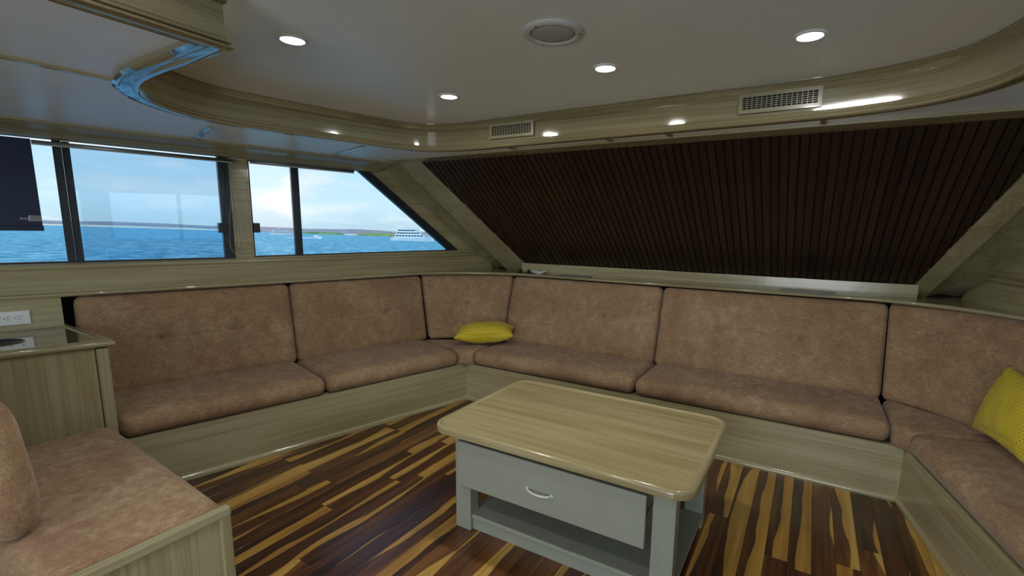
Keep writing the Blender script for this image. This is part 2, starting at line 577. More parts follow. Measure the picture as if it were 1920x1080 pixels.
# ------------------------------------------------------------------ plan constants
c1 = Vector((-2.469, 3.095, 0)); c2 = Vector((0.527, 3.085, 0))
uA = Vector((0.2657, 0.964, 0)); dA = Vector((-0.964, 0.2657, 0))
uC = Vector((-0.195, 0.981, 0)); dC = Vector((0.981, 0.195, 0))
def PA(s, d, z=0): return c1 + uA * s + dA * d + Vector((0, 0, z))
def PC(s, d, z=0): return c2 + uC * s + dC * d + Vector((0, 0, z))
# matrices: (s, z, d) -> world, for wall prisms
def wall_matrix(c, u, d):
    return Matrix(((u.x, 0, d.x, c.x), (u.y, 0, d.y, c.y), (0, 1, 0, 0), (0, 0, 0, 1)))
MA, MC = wall_matrix(c1, uA, dA), wall_matrix(c2, uC, dC)
ANG_A = math.atan2(uA.y, uA.x); ANG_C = math.atan2(uC.y, uC.x)
# wood whose grain follows wall A / C: rotate coords so the wall direction becomes x
WA, WC = wood('x', -ANG_A), wood('x', -ANG_C)
WX, WY, WZ = wood('x'), wood('y'), wood('z')
GX, GA, GC = wood('x', tone=0.92, gloss=0.10), wood('x', -ANG_A, 0.92, 0.10), wood('x', -ANG_C, 0.92, 0.10)
ZS, ZC, ZL = 1.965, 2.105, 1.05     # soffit, tray ceiling, ledge

# ================================================================== SETTING
# floor slab + planks
bm = bmesh.new()
box(bm, -5.2, 3.2, -3.2, 4.3, -0.12, -0.0115)
floor = link('floor', bm, simple('sub_floor', (0.05, 0.025, 0.012), 0.5), kind='structure')
NAIL = simple('dark_plug', (0.012, 0.006, 0.004), 0.5)
def plank_mesh(L, W=PW):
    bm = bmesh.new()
    box(bm, -W / 2 + 0.0006, W / 2 - 0.0006, -L / 2 + 0.0006, L / 2 - 0.0006, -0.0112, 0, bev=0.0)
    top = [e for e in bm.edges if all(v.co.z > -0.001 for v in e.verts)]
    bmesh.ops.bevel(bm, geom=top, offset=0.0008, segments=1, affect='EDGES')
    nf = len(bm.faces)
    for sy in (-1, 1):
        for sx in (-1, 1):
            cx, cy = sx * W * 0.27, sy * (L / 2 - 0.022)
            vs = [bm.verts.new((cx + 0.0028 * math.cos(t * math.pi / 3), cy + 0.0028 * math.sin(t * math.pi / 3), 0.0004)) for t in range(6)]
            f = bm.faces.new(vs); f.material_index = 1
    me = bpy.data.meshes.new('plank')
    bm.to_mesh(me); bm.free()
    me.materials.append(PLANK); me.materials.append(NAIL)
    return me
PL = {L: plank_mesh(L) for L in (0.7, 0.9, 1.15, 1.4, 1.7)}
x = -3.12
row = 0
while x < 1.25:
    y = 3.12
    L = random.choice(list(PL)) * 1.0
    y += random.uniform(0, 0.35)
    while y > 0.25:
        L = random.choice(list(PL))
        yc = y - L / 2
        # only where the sofas leave the floor open
        pc = Vector((x, yc - L / 2, 0)) - c1
        far = (Vector((x, y - L, 0)) - c1).dot(dA)
        near = (Vector((x, y, 0)) - c1).dot(dA)
        cfar = (Vector((x, y - L, 0)) - c2).dot(dC)
        if min(far, near) < 0.08 and min(cfar, (Vector((x, y, 0)) - c2).dot(dC)) < 0.08:
            o = bpy.data.objects.new('plank', PL[L])
            COL.objects.link(o)
            o.location = (x, yc, 0)
            o.parent = floor
        y -= L
    x += PW
    row += 1

# tray outline (inner face of the fascia), travelling so that the tray is on the right-hand side
TR = [(-1.50, -2.7), (-1.50, 0.81), (-1.95, 0.815), (-2.16, 0.84), (-2.33, 0.90), (-2.47, 1.03), (-2.565, 1.20), (-2.575, 1.36),
      (-2.535, 1.56), (-2.36, 2.18), (-2.30, 2.33), (-2.20, 2.43), (-2.06, 2.475), (-1.88, 2.485), (-1.60, 2.475), (-0.6, 2.468),
      (-0.04, 2.46), (0.12, 2.44), (0.27, 2.395), (0.39, 2.32), (0.47, 2.215), (0.515, 2.08), (0.57, 1.75), (0.80, 0.6), (1.2, -1.2), (1.2, -2.7)]
TR = smoothpath(TR, 2, keep=((-1.50, 0.81),))
def offs(path, o):
    out = []
    P = [Vector(p[:2]) for p in path]
    for i in range(len(P)):
        a = (P[i] - P[i - 1]).normalized() if i else (P[1] - P[0]).normalized()
        b = (P[i + 1] - P[i]).normalized() if i < len(P) - 1 else a
        na, nb = Vector((-a.y, a.x)), Vector((-b.y, b.x))
        m = na + nb; m = m / max(0.25, m.dot(na))
        out.append((P[i].x + m.x * o, P[i].y + m.y * o))
    return out

# ceiling: the raised tray panel
bm = bmesh.new()
prism(bm, offs(TR, 0.03), (), ZC, ZC + 0.05)
ceiling = link('ceiling', bm, CEIL, kind='structure')
# lowered soffit around the tray, outer edge following the walls
aft = -2.75
WLs = [PA(-3.3, 0.72).xy, PA(-0.36, 0.72).xy]
outer = [(WLs[0].x, aft), tuple(WLs[0]), tuple(WLs[1]), (-2.90, 2.86), (1.04, 2.86), tuple(PC(-0.50, 0.62).xy), tuple(PC(-3.3, 0.62).xy), (PC(-3.3, 0.62).x, aft)]
# the tray runs aft out of the soffit: split into a C-shaped polygon
inner = offs(TR, 0.03)
poly = outer + [(1.23 - 0.06, aft)] + list(reversed(inner))[1:-1] + [(-1.53, aft)]
bm = bmesh.new()
prism(bm, poly, (), ZS, ZS + 0.02)
soffit = link('soffit_panel', bm, SOFFIT, ceiling)
def batten(p, q, w=0.028, mat=None):
    p, q = Vector(p), Vector(q)
    d = (q - p); L = d.length; d.normalize()
    M = Matrix(((d.x, -d.y, 0, p.x), (d.y, d.x, 0, p.y), (0, 0, 1, ZS), (0, 0, 0, 1)))
    bm = bmesh.new()
    prof = [(-w / 2, 0.001), (-w / 2, -0.004), (-w / 3, -0.009), (w / 3, -0.009), (w / 2, -0.004), (w / 2, 0.001)]
    a = [bm.verts.new(M @ Vector((0, y, z))) for y, z in prof]
    b = [bm.verts.new(M @ Vector((L, y, z))) for y, z in prof]
    for j in range(6):
        bm.faces.new((a[j], a[(j + 1) % 6], b[(j + 1) % 6], b[j]))
    bm.faces.new(a); bm.faces.new(list(reversed(b)))
    return link('batten', bm, mat or GX, ceiling)
batten(PA(-1.72, -0.10).xy, PA(-1.70, 0.46).xy, mat=GX)
batten(PA(-0.90, -0.14).xy, PA(-0.89, 0.46).xy, mat=GX)
batten((-2.26, 0.84), (-2.36, aft), mat=WY)
for bx in (-1.72, -1.06, -0.72, -0.01):
    batten((bx, 2.50), (bx, 2.72), 0.03, mat=WY)
batten(PC(-0.9, 0.0).xy, PC(-0.9, 0.42).xy, mat=GX)
batten(PC(-1.8, 0.0).xy, PC(-1.8, 0.42).xy, mat=GX)

# fascia with crown and lip (trim_1)
prof = [(0.062, ZS + 0.004), (0.062, 1.950), (0.052, 1.944), (0.044, 1.948), (0.034, 1.942), (0.022, 1.946), (0.012, 1.940), (-0.004, 1.939),
        (-0.013, 1.943), (-0.016, 1.948), (-0.013, 1.953), (-0.007, 1.955), (-0.011, 1.957), (-0.013, 1.962), (-0.010, 1.967), (-0.004, 1.969),
        (-0.006, 1.972), (0.0, 1.977), (0.0, 2.060), (-0.006, 2.063), (-0.010, 2.074), (-0.020, 2.082), (-0.022, 2.090), (-0.028, 2.096), (-0.030, 2.106),
        (0.03, 2.106), (0.03, ZS + 0.004)]
bm = bmesh.new()
sweep(bm, TR, prof)
fascia = autosmooth(link('trim_1', bm, wood('h', tone=0.56, gloss=0.09, warm=1.05), kind='structure'), 50)

# -------- walls A (left) and C (right)
def wall_side(name, M, rake, wins, s0, d0, dth, mat):
    """wins: list of polygons (s, z)"""
    z0, z1 = 1.03, ZS + 0.02
    out = [(s0, z0), (rake[0][0], z0), (rake[0][0] - 0.001, rake[0][1]), (rake[1][0], rake[1][1]), (s0, z1)]
    bm = bmesh.new()
    prism(bm, out, wins, d0, d0 + dth, M)
    w = link(name, bm, mat, kind='structure')
    bm = bmesh.new()
    prism(bm, [(s0, 0.0), (rake[0][0] + 0.9, 0.0), (rake[0][0] + 0.9, 1.028), (s0, 1.028)], (), d0 + 0.09, d0 + 0.13, M)
    link('lower_lining', bm, DARK, w)
    return w
DW = 0.70
W1 = [(-3.22, 1.215), (-1.475, 1.215), (-1.475, 1.918), (-3.22, 1.918)]
W2 = [(-1.358, 1.222), (0.425, 1.238), (-0.455, 1.912), (-1.358, 1.905)]
rakeA = [(0.93, 1.031), (-0.31, ZS + 0.02)]
wall_left = wall_side('wall_left', MA, rakeA, [W1, W2], -3.32, DW, 0.06, WA)
DWC = 0.60
W1c = [(-3.22, 1.215), (-1.50, 1.215), (-1.50, 1.905), (-3.22, 1.905)]
W2c = [(-1.38, 1.215), (0.40, 1.205), (-0.60, 1.905), (-1.38, 1.905)]
rakeC = [(1.04, 1.031), (-0.44, ZS + 0.02)]
wall_right = wall_side('wall_right', MC, rakeC, [W1c, W2c], -3.32, DWC, 0.06, WC)

# aft walls, straight fore-and-aft, with windows
pa, pc = PA(-3.32, DW), PC(-3.32, DWC)
def aft_side(name, x0, sgn, ytop, hole=True):
    M = Matrix(((0, 0, sgn, x0), (1, 0, 0, 0), (0, 1, 0, 0), (0, 0, 0, 1)))
    bm = bmesh.new()
    prism(bm, [(-2.78, 0), (ytop, 0), (ytop, ZS + 0.02), (-2.78, ZS + 0.02)], [[(-2.45, 1.215), (ytop - 0.2, 1.215), (ytop - 0.2, 1.905), (-2.45, 1.905)]] if hole else [], 0, 0.06, M)
    return bm
bm = aft_side('w', pa.x, -1, pa.y)
o = link('aft_panel', bm, WY, wall_left)
bm = aft_side('w', pc.x, 1, pc.y)
link('aft_panel', bm, WY, wall_right)
# aft bulkhead with a wide opening placed for the added fill light
M = Matrix(((1, 0, 0, 0), (0, 0, -1, -2.72), (0, 1, 0, 0), (0, 0, 0, 1)))
bm = bmesh.new()
prism(bm, [(pa.x - 0.05, 0), (pc.x + 0.05, 0), (pc.x + 0.05, ZC + 0.05), (pa.x - 0.05, ZC + 0.05)], [[(-1.5, 0.05), (1.2, 0.05), (1.2, 1.88), (-1.5, 1.88)]], 0, 0.06, M)
link('wall_back', bm, WX, kind='structure')

# -------- window joinery
def frame_poly(name, poly, w, M, d0, d1, mat, parent):
    """a frame following a window polygon, w wide inwards"""
    P = [Vector(p) for p in poly]
    n = len(P); inn = []
    for i in range(n):
        a = (P[i] - P[i - 1]).normalized(); b = (P[(i + 1) % n] - P[i]).normalized()
        na, nb = Vector((-a.y, a.x)), Vector((-b.y, b.x))
        wa = w[i - 1] if isinstance(w, (list, tuple)) else w
        wb = w[i] if isinstance(w, (list, tuple)) else w
        # intersect the two offset lines
        A0, B0 = P[i] + na * wa, P[i] + nb * wb
        den = a.x * b.y - a.y * b.x
        t = ((B0.x - A0.x) * b.y - (B0.y - A0.y) * b.x) / den
        inn.append(A0 + a * t)
    bm = bmesh.new()
    prism(bm, [tuple(p) for p in P], [[tuple(p) for p in inn]], d0, d1, M)
    link(name, bm, mat, parent)
    return [tuple(p) for p in inn]

def sbox(name, s0, s1, z0, z1, d0, d1, M, mat, parent, bev=0.0):
    bm = bmesh.new()
    box(bm, s0, s1, z0, z1, d0, d1, M, bev)
    return link(name, bm, mat, parent)

def window(name, poly, w, M, D, extra, lab=None):
    e = bpy.data.objects.new(name, None); COL.objects.link(e)
    e['kind'] = 'structure'
    inn = frame_poly('frame', poly, w, M, D + 0.012, D + 0.052, ALU, e)
    return e, inn
# window_1 (left wall, aft): sliding sash
w1, inn = window('window_1', W1, [0.010, 0.060, 0.005, 0.02], MA, DW, None)
sbox('mullion', -2.322, -2.285, 1.215, 1.905, DW + 0.008, DW + 0.040, MA, ALU, w1)
sbox('mullion', -2.284, -2.250, 1.215, 1.905, DW + 0.020, DW + 0.050, MA, ALU, w1)
sbox('pane', -2.25, -1.53, 1.22, 1.90, DW + 0.030, DW + 0.033, MA, GLASS_TINT, w1)
sbox('pane', -3.20, -2.30, 1.22, 1.90, DW + 0.042, DW + 0.045, MA, GLASS_CLEAR, w1)
tag(sbox('latch', -1.565, -1.520, 1.395, 1.462, DW - 0.022, DW + 0.018, MA, BLACK, w1, 0.004), 'small black sash latch')
# window_2 (left wall, forward, raked end)
w2, inn2 = window('window_2', W2, [0.008, 0.062, 0.006, 0.012], MA, DW, None)
sbox('mullion', -1.072, -1.045, 1.222, 1.905, DW + 0.006, DW + 0.034, MA, ALU, w2)
sbox('mullion', -1.044, -1.016, 1.222, 1.905, DW + 0.018, DW + 0.046, MA, ALU, w2)
bm = bmesh.new(); prism(bm, [(-1.03, 1.232), (0.33, 1.242), (-0.50, 1.900), (-1.03, 1.90)], (), DW + 0.030, DW + 0.033, MA)
link('pane', bm, GLASS_CLEAR, w2)
tag(sbox('latch', -1.352, -1.312, 1.398, 1.466, DW - 0.022, DW + 0.018, MA, BLACK, w2, 0.004), 'small black sash latch')
# right wall windows
w3, _ = window('window_3', W1c, [0.010, 0.05, 0.010, 0.02], MC, DWC, None)
sbox('mullion', -2.36, -2.31, 1.215, 1.905, DWC + 0.012, DWC + 0.045, MC, ALU, w3)
sbox('pane', -3.2, -1.53, 1.22, 1.90, DWC + 0.030, DWC + 0.033, MC, GLASS_CLEAR, w3)
w4, _ = window('window_4', W2c, [0.010, 0.055, 0.010, 0.02], MC, DWC, None)
sbox('mullion', -0.90, -0.86, 1.215, 1.905, DWC + 0.012, DWC + 0.045, MC, ALU, w4)
bm = bmesh.new(); prism(bm, [(-1.36, 1.225), (0.40, 1.215), (-0.54, 1.895), (-1.36, 1.895)], (), DWC + 0.030, DWC + 0.033, MC)
link('pane', bm, GLASS_CLEAR, w4)

# raised beads round the window openings (thin routed line in the photo)
def bead(name, poly, M, D, mat, w=0.012):
    P = [Vector(p) for p in poly]; n = len(P); out = []
    cen = sum(P, Vector((0, 0))) / n
    for i in range(n):
        a = (P[i] - P[i - 1]).normalized(); b = (P[(i + 1) % n] - P[i]).normalized()
        na, nb = Vector((a.y, -a.x)), Vector((b.y, -b.x))
        m = na + nb; m = m / max(0.2, m.dot(na)) * w
        out.append(P[i] + m)
    bm = bmesh.new()
    prism(bm, [tuple(p) for p in out], [[tuple(p) for p in P]], D - 0.006, D + 0.001, M)
    return link(name, bm, mat, kind='structure')
bead('trim_2', W1, MA, DW, WA)
bead('trim_3', W2, MA, DW, WA)
bead('trim_4', W2c, MC, DWC, WC)

# -------- header cove above the left / right windows, trim above the slats
def side_sweep(name, P, s0, s1, prof, mat, sgn, ang=40):
    a, b = P(s0, 0), P(s1, 0)
    bm = bmesh.new()
    pr = [(sgn * o, z) for o, z in prof]
    sweep(bm, [(a.x, a.y), (b.x, b.y)], pr)
    return autosmooth(link(name, bm, mat, kind='structure'), ang)
hdr = lambda D: [(D - 0.275, ZS + 0.002), (D - 0.275, 1.955), (D - 0.262, 1.949), (D - 0.250, 1.951), (D - 0.244, 1.946), (D - 0.225, 1.944), (D - 0.12, 1.930), (D - 0.112, 1.924),
                 (D - 0.10, 1.926), (D - 0.06, 1.918), (D - 0.055, 1.912), (D - 0.04, 1.910), (D - 0.034, 1.908), (D - 0.012, 1.908), (D - 0.008, 1.905), (D + 0.01, 1.905), (D + 0.01, ZS + 0.002)]
side_sweep('trim_5', PA, -3.35, -0.40, hdr(DW), wood('x', -ANG_A, 0.85, 0.38), 1)
side_sweep('trim_6', PC, -3.35, -0.50, hdr(DWC), wood('x', -ANG_C, 0.80, 0.14), -1)
bm = bmesh.new()
box(bm, -2.93, 1.06, 2.682, 2.86, 1.952, ZS + 0.002, bev=0.003)
link('trim_7', bm, wood('x', tone=1.0, gloss=0.14), kind='structure')

# -------- ledge behind the sofa: nose moulding, shelf, sloped apron boards
K1 = Vector((-2.95, 3.70)); K2 = Vector((1.045, 3.70))
def bez(a, c, b, n=10):
    a, c, b = Vector(a), Vector(c), Vector(b)
    return [tuple(a * (1 - t) ** 2 + c * 2 * t * (1 - t) + b * t * t) for t in [i / n for i in range(n + 1)]]
noseL = bez(PA(-0.10, 0.615).xy, (-2.86, 3.60), (-2.30, 3.705))
noseR = bez((0.36, 3.70), (0.86, 3.60), PC(-0.10, 0.56).xy)
nose_path = [tuple(PA(-3.35, 0.615).xy)] + noseL + noseR + [tuple(PC(-3.35, 0.56).xy)]
nose_path3 = [(x, y, 0.0) for x, y in nose_path]
prof = [(0.0, ZL - 0.022), (-0.010, ZL - 0.020), (-0.016, ZL - 0.011), (-0.014, ZL - 0.002), (-0.006, ZL + 0.003), (0.006, ZL + 0.001), (0.035, ZL - 0.001), (0.035, ZL - 0.022)]
bm = bmesh.new()
sweep(bm, nose_path3, prof)
autosmooth(link('trim_8', bm, wood('h', tone=0.95, gloss=0.08), kind='structure'), 60)
# shelf top
bm = bmesh.new()
shelf = [tuple(PA(-3.35, 0.60).xy)] + noseL + noseR + [tuple(PC(-3.35, 0.56).xy), tuple(PC(-3.35, 0.62).xy), tuple(PC(0.95, 0.62).xy), (1.16, 4.12), (-2.80, 4.14), tuple(PA(0.95, 0.71).xy), tuple(PA(-3.35, 0.71).xy)]
prism(bm, offs(shelf, 0)[:], (), ZL - 0.02, ZL - 0.002)
link('trim_9', bm, wood('x', tone=0.9, gloss=0.10), kind='structure')
# sloped apron between nose and windows, left: from d .64 z 1.05 up to d .70 z 1.195 with bead
def apron(name, P, s0, s1, D, mat, sgn):
    pr = [(D - 0.075, ZL - 0.003), (D - 0.070, ZL + 0.008), (D - 0.010, 1.180), (D - 0.022, 1.184), (D - 0.028, 1.194), (D - 0.024, 1.206), (D - 0.010, 1.212), (D + 0.012, 1.212), (D + 0.012, ZL - 0.003)]
    return side_sweep(name, P, s0, s1, pr, mat, sgn)
apron('trim_10', PA, -3.35, 0.80, DW, WA, 1)
apron('trim_11', PC, -3.35, 0.88, DWC, WC, -1)

# -------- raked windshield wall with dark slats
TH = math.radians(38.5)
P0 = Vector((-0.8, 3.866, 1.137)); sl = Vector((0, -math.cos(TH), math.sin(TH))); nrm = Vector((0, -math.sin(TH), -math.cos(TH)))
SL = (1.962 - 1.137) / math.sin(TH)
def RK(x, t, n=0.0): return Vector((x, P0.y, P0.z)) + sl * t + nrm * n
MR = Matrix(((1, sl.x, nrm.x, 0), (0, sl.y, nrm.y, P0.y), (0, sl.z, nrm.z, P0.z), (0, 0, 0, 1)))
# edges of the panel in (x, t): left from (-2.39,0) to (-2.696,SL), right (0.612,0) to (0.905,SL)
xl = lambda t: -2.392 - 0.304 * t / SL
xr = lambda t: 0.612 + 0.294 * t / SL
bm = bmesh.new()
prism(bm, [(xl(-0.12) - 0.02, -0.12), (xr(-0.12) + 0.02, -0.12), (xr(SL + 0.04) + 0.02, SL + 0.04), (xl(SL + 0.04) - 0.02, SL + 0.04)], (), -0.06, -0.016, MR)
wall_front = link('wall_front', bm, DARK, kind='structure')
pitch = 0.0465; gap = 0.0078
x = -2.71
while x < 0.93:
    a, b = x, x + pitch - gap
    if b < xl(0):
        t0 = (xl(0) - b) / (0.304 / SL)
    elif a > xr(0):
        t0 = (a - xr(0)) / (0.294 / SL)
    else:
        t0 = 0
    t0 = max(0, t0 - 0.04)
    if t0 < SL - 0.03:
        bm = bmesh.new()
        dz = random.uniform(-0.0012, 0.0012)
        box(bm, a, b, t0 + random.uniform(-0.004, 0.003), SL + 0.004, -0.0155, -0.003 + dz, None)
        up = [e for e in bm.edges if all(v.co.z > -0.01 for v in e.verts)]
        bmesh.ops.bevel(bm, geom=up, offset=0.0025, segments=1, affect='EDGES')
        # keep coordinates local to the slat so its grain follows its length
        mid = Vector(((a + b) / 2, 0, 0))
        for v in bm.verts: v.co -= mid
        o = link('slat', bm, SLAT, wall_front)
        o.matrix_local = MR @ Matrix.Translation(mid)
    x += pitch
# upright board below the slats, behind the ledge
bm = bmesh.new()
box(bm, -2.40, 0.615, 3.862, 3.89, ZL - 0.01, 1.137, bev=0.002)
link('trim_12', bm, WX, kind='structure')
# raked frame boards beside the slats and the coves next to them
def quad_board(name, pts, th, mat, bulge=0.0):
    """pts: 4 corners (bottom a, bottom b, top b, top a); thickness th away from the room; optional inward cove"""
    a, b, c, d = [Vector(p) for p in pts]
    n = (b - a).cross(d - a).normalized()
    cam_p = Vector((-0.9, 1.5, 1.2))
    if n.dot(cam_p - a) < 0: n = -n
    N = 12 if bulge else 1
    bm = bmesh.new()
    F, B = [], []
    for i in range(N + 1):
        t = i / N
        off = -bulge * math.sin(math.pi * t)
        p, q = a.lerp(b, t) + n * off, d.lerp(c, t) + n * off
        F.append((bm.verts.new(p), bm.verts.new(q)))
        B.append((bm.verts.new(p - n * th), bm.verts.new(q - n * th)))
    for i in range(N):
        bm.faces.new((F[i][0], F[i + 1][0], F[i + 1][1], F[i][1]))
        bm.faces.new((B[i][0], B[i][1], B[i + 1][1], B[i + 1][0]))
        bm.faces.new((F[i][0], B[i][0], B[i + 1][0], F[i + 1][0]))
        bm.faces.new((F[i][1], F[i + 1][1], B[i + 1][1], B[i][1]))
    bm.faces.new((F[0][0], F[0][1], B[0][1], B[0][0]))
    bm.faces.new((F[N][0], B[N][0], B[N][1], F[N][1]))
    return autosmooth(link(name, bm, mat, kind='structure'), 50)
L3b, L3t = RK(-2.392, 0, 0.004), RK(-2.696, SL, 0.004)
L2b, L2t = Vector((-2.640, 3.975, 1.045)), Vector((-2.925, 2.80, 1.978))
L1b, L1t = PA(0.868, 0.695, 1.03), PA(-0.372, 0.695, 1.985)
L3b2 = RK(-2.352, -0.13, 0.004)
WR = wood('y', 0.26, 0.95)
quad_board('trim_13', [L2b, L3b2, L3t, L2t], 0.02, WR)
quad_board('trim_14', [L1b, L2b, L2t, L1t], 0.02, wood('y', 0.26, 0.80, 0.16), bulge=0.035)
R3b, R3t = RK(0.612, 0, 0.004), RK(0.905, SL, 0.004)
R3b2 = RK(0.566, -0.13, 0.004)
R2b, R2t = Vector((0.672, 3.984, 1.043)), Vector((1.028, 2.80, 1.978))
R1b, R1t = PC(1.0, 0.598, 1.03), PC(-0.50, 0.598, 1.985)
quad_board('trim_15', [R3b2, R2b, R2t, R3t], 0.02, wood('y', -0.3, 0.95))
quad_board('trim_16', [R2b, R1b, R1t, R2t], 0.02, wood('y', -0.3, 0.80, 0.16), bulge=0.035)
# outer hull shell so that no stray light enters around the bow
bm = bmesh.new()
prism(bm, [(PA(-0.4, 0.78).x - 0.02, 2.60), (-2.9, 4.4), (1.2, 4.4), (1.42, 2.60)], (), ZS + 0.03, ZS + 0.06)
box(bm, -5.0, 2.6, -2.8, 3.0, ZC + 0.052, ZC + 0.08)
link('roof', bm, DARK, kind='structure')
bm = bmesh.new()
box(bm, -3.2, 1.4, 4.15, 4.2, 0, 1.3)
link('bow_bulkhead', bm, DARK, kind='structure')

# ================================================================== SOFA BASES
ZB = 0.318
def base(name, poly, front, mat, label):
    e = thing(name, label, 'sofa base', (front[0][0], front[0][1], 0))
    bm = bmesh.new()
    prism(bm, poly, (), 0.001, ZB)
    link('plinth_panel', bm, mat, e)
    bm = bmesh.new()
    pr = [(0.0, 0.001), (-0.012, 0.001), (-0.014, 0.012), (-0.012, 0.022), (-0.005, 0.030), (0.0, 0.034)]
    sweep(bm, front, [(o - 0.0005, z) for o, z in pr])
    autosmooth(link('toe_moulding', bm, wood('h', tone=1.05, gloss=0.15), e), 60)
    settle(e)
    return e
k1 = (-2.99, 3.72); k2 = (1.07, 3.72)
aEnd = PA(-2.235, 0.0); aEnd2 = PA(-2.235 - 0.165, 0.66)
base('sofa_base', [tuple(aEnd.xy), tuple(c1.xy), k1, tuple(aEnd2.xy)], [tuple(aEnd.xy), tuple(c1.xy)], WA,
     'pale streaked wood plinth under the two-seat run below the windows')
base('sofa_base', [tuple(c1.xy), tuple(c2.xy), k2, k1], [tuple(c1.xy), tuple(c2.xy)], WX,
     'long pale wood plinth under the front run behind the coffee table')
cEnd = PC(-3.0, 0.0); cEnd2 = PC(-3.0, 0.56)
base('sofa_base', [tuple(c2.xy), tuple(cEnd.xy), tuple(cEnd2.xy), k2], [tuple(c2.xy), tuple(cEnd.xy)], WC,
     'shadowy wood plinth under the right-hand run of seating')

# ================================================================== CUSHIONS
ZT = 0.440
def seat_map(P, s0, s1, d0, d1, sl0=0.0, sl1=0.0):
    """local: x along, y front(-)..back(+), z up ; sl: slant of the ends per metre of depth"""
    L, Wd = (s1 - s0) / 2, (d1 - d0) / 2
    def f(p):
        d = d0 + Wd + p.y
        t = (p.x + L) / (2 * L)
        a = s0 + sl0 * (d - d0); b = s1 + sl1 * (d - d0)
        q = P(a + (b - a) * t, d)
        return (q.x, q.y, (ZB + ZT) / 2 + 0.002 + p.z)
    return f
def PB(s, d, z=0): return Vector((c1.x + s, 3.09 + d, z))
HZ = (ZT - ZB) / 2
def seat(P, s0, s1, d0, d1, label, grp, sl0=0, sl1=0, seed=0.0):
    h = ((s1 - s0) / 2, (d1 - d0) / 2, HZ)
    o = cushion('seat_cushion', h, (0.045, 0.062, 0.058), seat_map(P, s0, s1, d0, d1, sl0, sl1), n=(36, 14, 3), crown=0.014, seed=seed)
    return tag(o, label, 'seat cushion', grp)
G1 = 'brown suede seat cushions of the fitted sofa'
seat(PA, -2.205, -1.163, -0.022, 0.66, 'brown seat cushion under the windows, next to the wooden cabinet', G1, sl0=-0.236, seed=1.1)
seat(PA, -1.156, -0.085, -0.022, 0.66, 'brown seat cushion under the windows, nearest the far left corner', G1, seed=2.3)
seat(PB, 0.085, 1.472, -0.022, 0.60, 'long brown seat cushion on the front run beside the small yellow pillow', G1, seed=3.7)
seat(PB, 1.479, 2.930, -0.022, 0.60, 'long brown seat cushion on the front run nearest the right corner', G1, seed=4.9)
seat(PC, -2.6, -0.085, -0.022, 0.60, 'brown seat cushion of the right-hand run, cut by the picture edge', G1, seed=6.1)

def wedge(name, f0, f1, b1, b0, label, seed):
    """corner seat filler; bilinear plan quad"""
    f0, f1, b1, b0 = [Vector(v) for v in (f0, f1, b1, b0)]
    hx, hy = 0.20, 0.30
    def f(p):
        u = (p.x + hx) / (2 * hx); v = (p.y + hy) / (2 * hy)
        q = f0.lerp(f1, u).lerp(b0.lerp(b1, u), v)
        return (q.x, q.y, (ZB + ZT) / 2 - 0.003 + p.z)
    return tag(cushion(name, (hx, hy, HZ), (0.03, 0.045, 0.05), f, n=(14, 16, 3), crown=0.006, seed=seed), label, 'seat cushion', G1)
wedge('seat_cushion', PA(-0.078, -0.012).xy, (c1.x + 0.078, 3.078), (c1.x + 0.078, 3.60), PA(-0.078, 0.62).xy,
      'small wedge seat cushion in the far left corner under the yellow pillow', 8.2)
wedge('seat_cushion', (c2.x - 0.060, 3.072), PC(-0.078, -0.012).xy, PC(-0.078, 0.58).xy, (c2.x - 0.060, 3.60),
      'small wedge seat cushion in the right-hand corner of the sofa', 9.4)

G2 = 'brown suede back cushions of the fitted sofa'
TZ0, TZ1 = 0.432, 1.028
def back(P, s0, s1, db, dt, buttons, label, seed, sl0=0.0, crease=0.009):
    L = (s1 - s0) / 2; hh = math.hypot(dt - db, TZ1 - TZ0) / 2
    ud, uz = (dt - db) / (2 * hh), (TZ1 - TZ0) / (2 * hh)
    T = 0.062
    def f(p):
        v = p.y + hh
        # local +z looks into the room
        dd = db + ud * v - uz * (p.z - T)
        zz = TZ0 + uz * v + ud * (p.z - T) * 1.0
        t = (p.x + L) / (2 * L)
        q = P((s0 + sl0 * dd) * (1 - t) + s1 * t, dd)
        return (q.x, q.y, zz)
    o = cushion('back_cushion', (L, hh, T), (0.045, 0.045, 0.040), f, n=(150, 66, 3), crown=0.014, buttons=buttons, crease=crease, dent=0.036, seed=seed)
    return tag(o, label, 'back cushion', G2)
back(PA, -2.325, -1.160, 0.53, 0.628, [(-0.21, 0.0), (0.20, 0.0)], 'brown back cushion with two buttons beside the cabinet, under the windows', 11.0, sl0=-0.0)
back(PA, -1.153, -0.035, 0.53, 0.628, [(-0.19, 0.0), (0.20, 0.0)], 'brown back cushion under the windows next to the corner cushion', 12.0)
back(PB, 0.070, 1.468, 0.445, 0.612, [(-0.24, 0.02), (0.24, 0.02)], 'brown back cushion with two buttons behind the small yellow pillow', 13.0)
back(PB, 1.476, 2.925, 0.445, 0.612, [(-0.26, 0.02), (0.26, 0.02)], 'brown back cushion with two buttons on the front run, beside the right corner', 14.0)
back(PC, -2.6, -0.62, 0.50, 0.56, [(-0.3, 0), (0.3, 0)], 'brown back cushion of the right-hand run behind the large yellow pillow', 15.0)

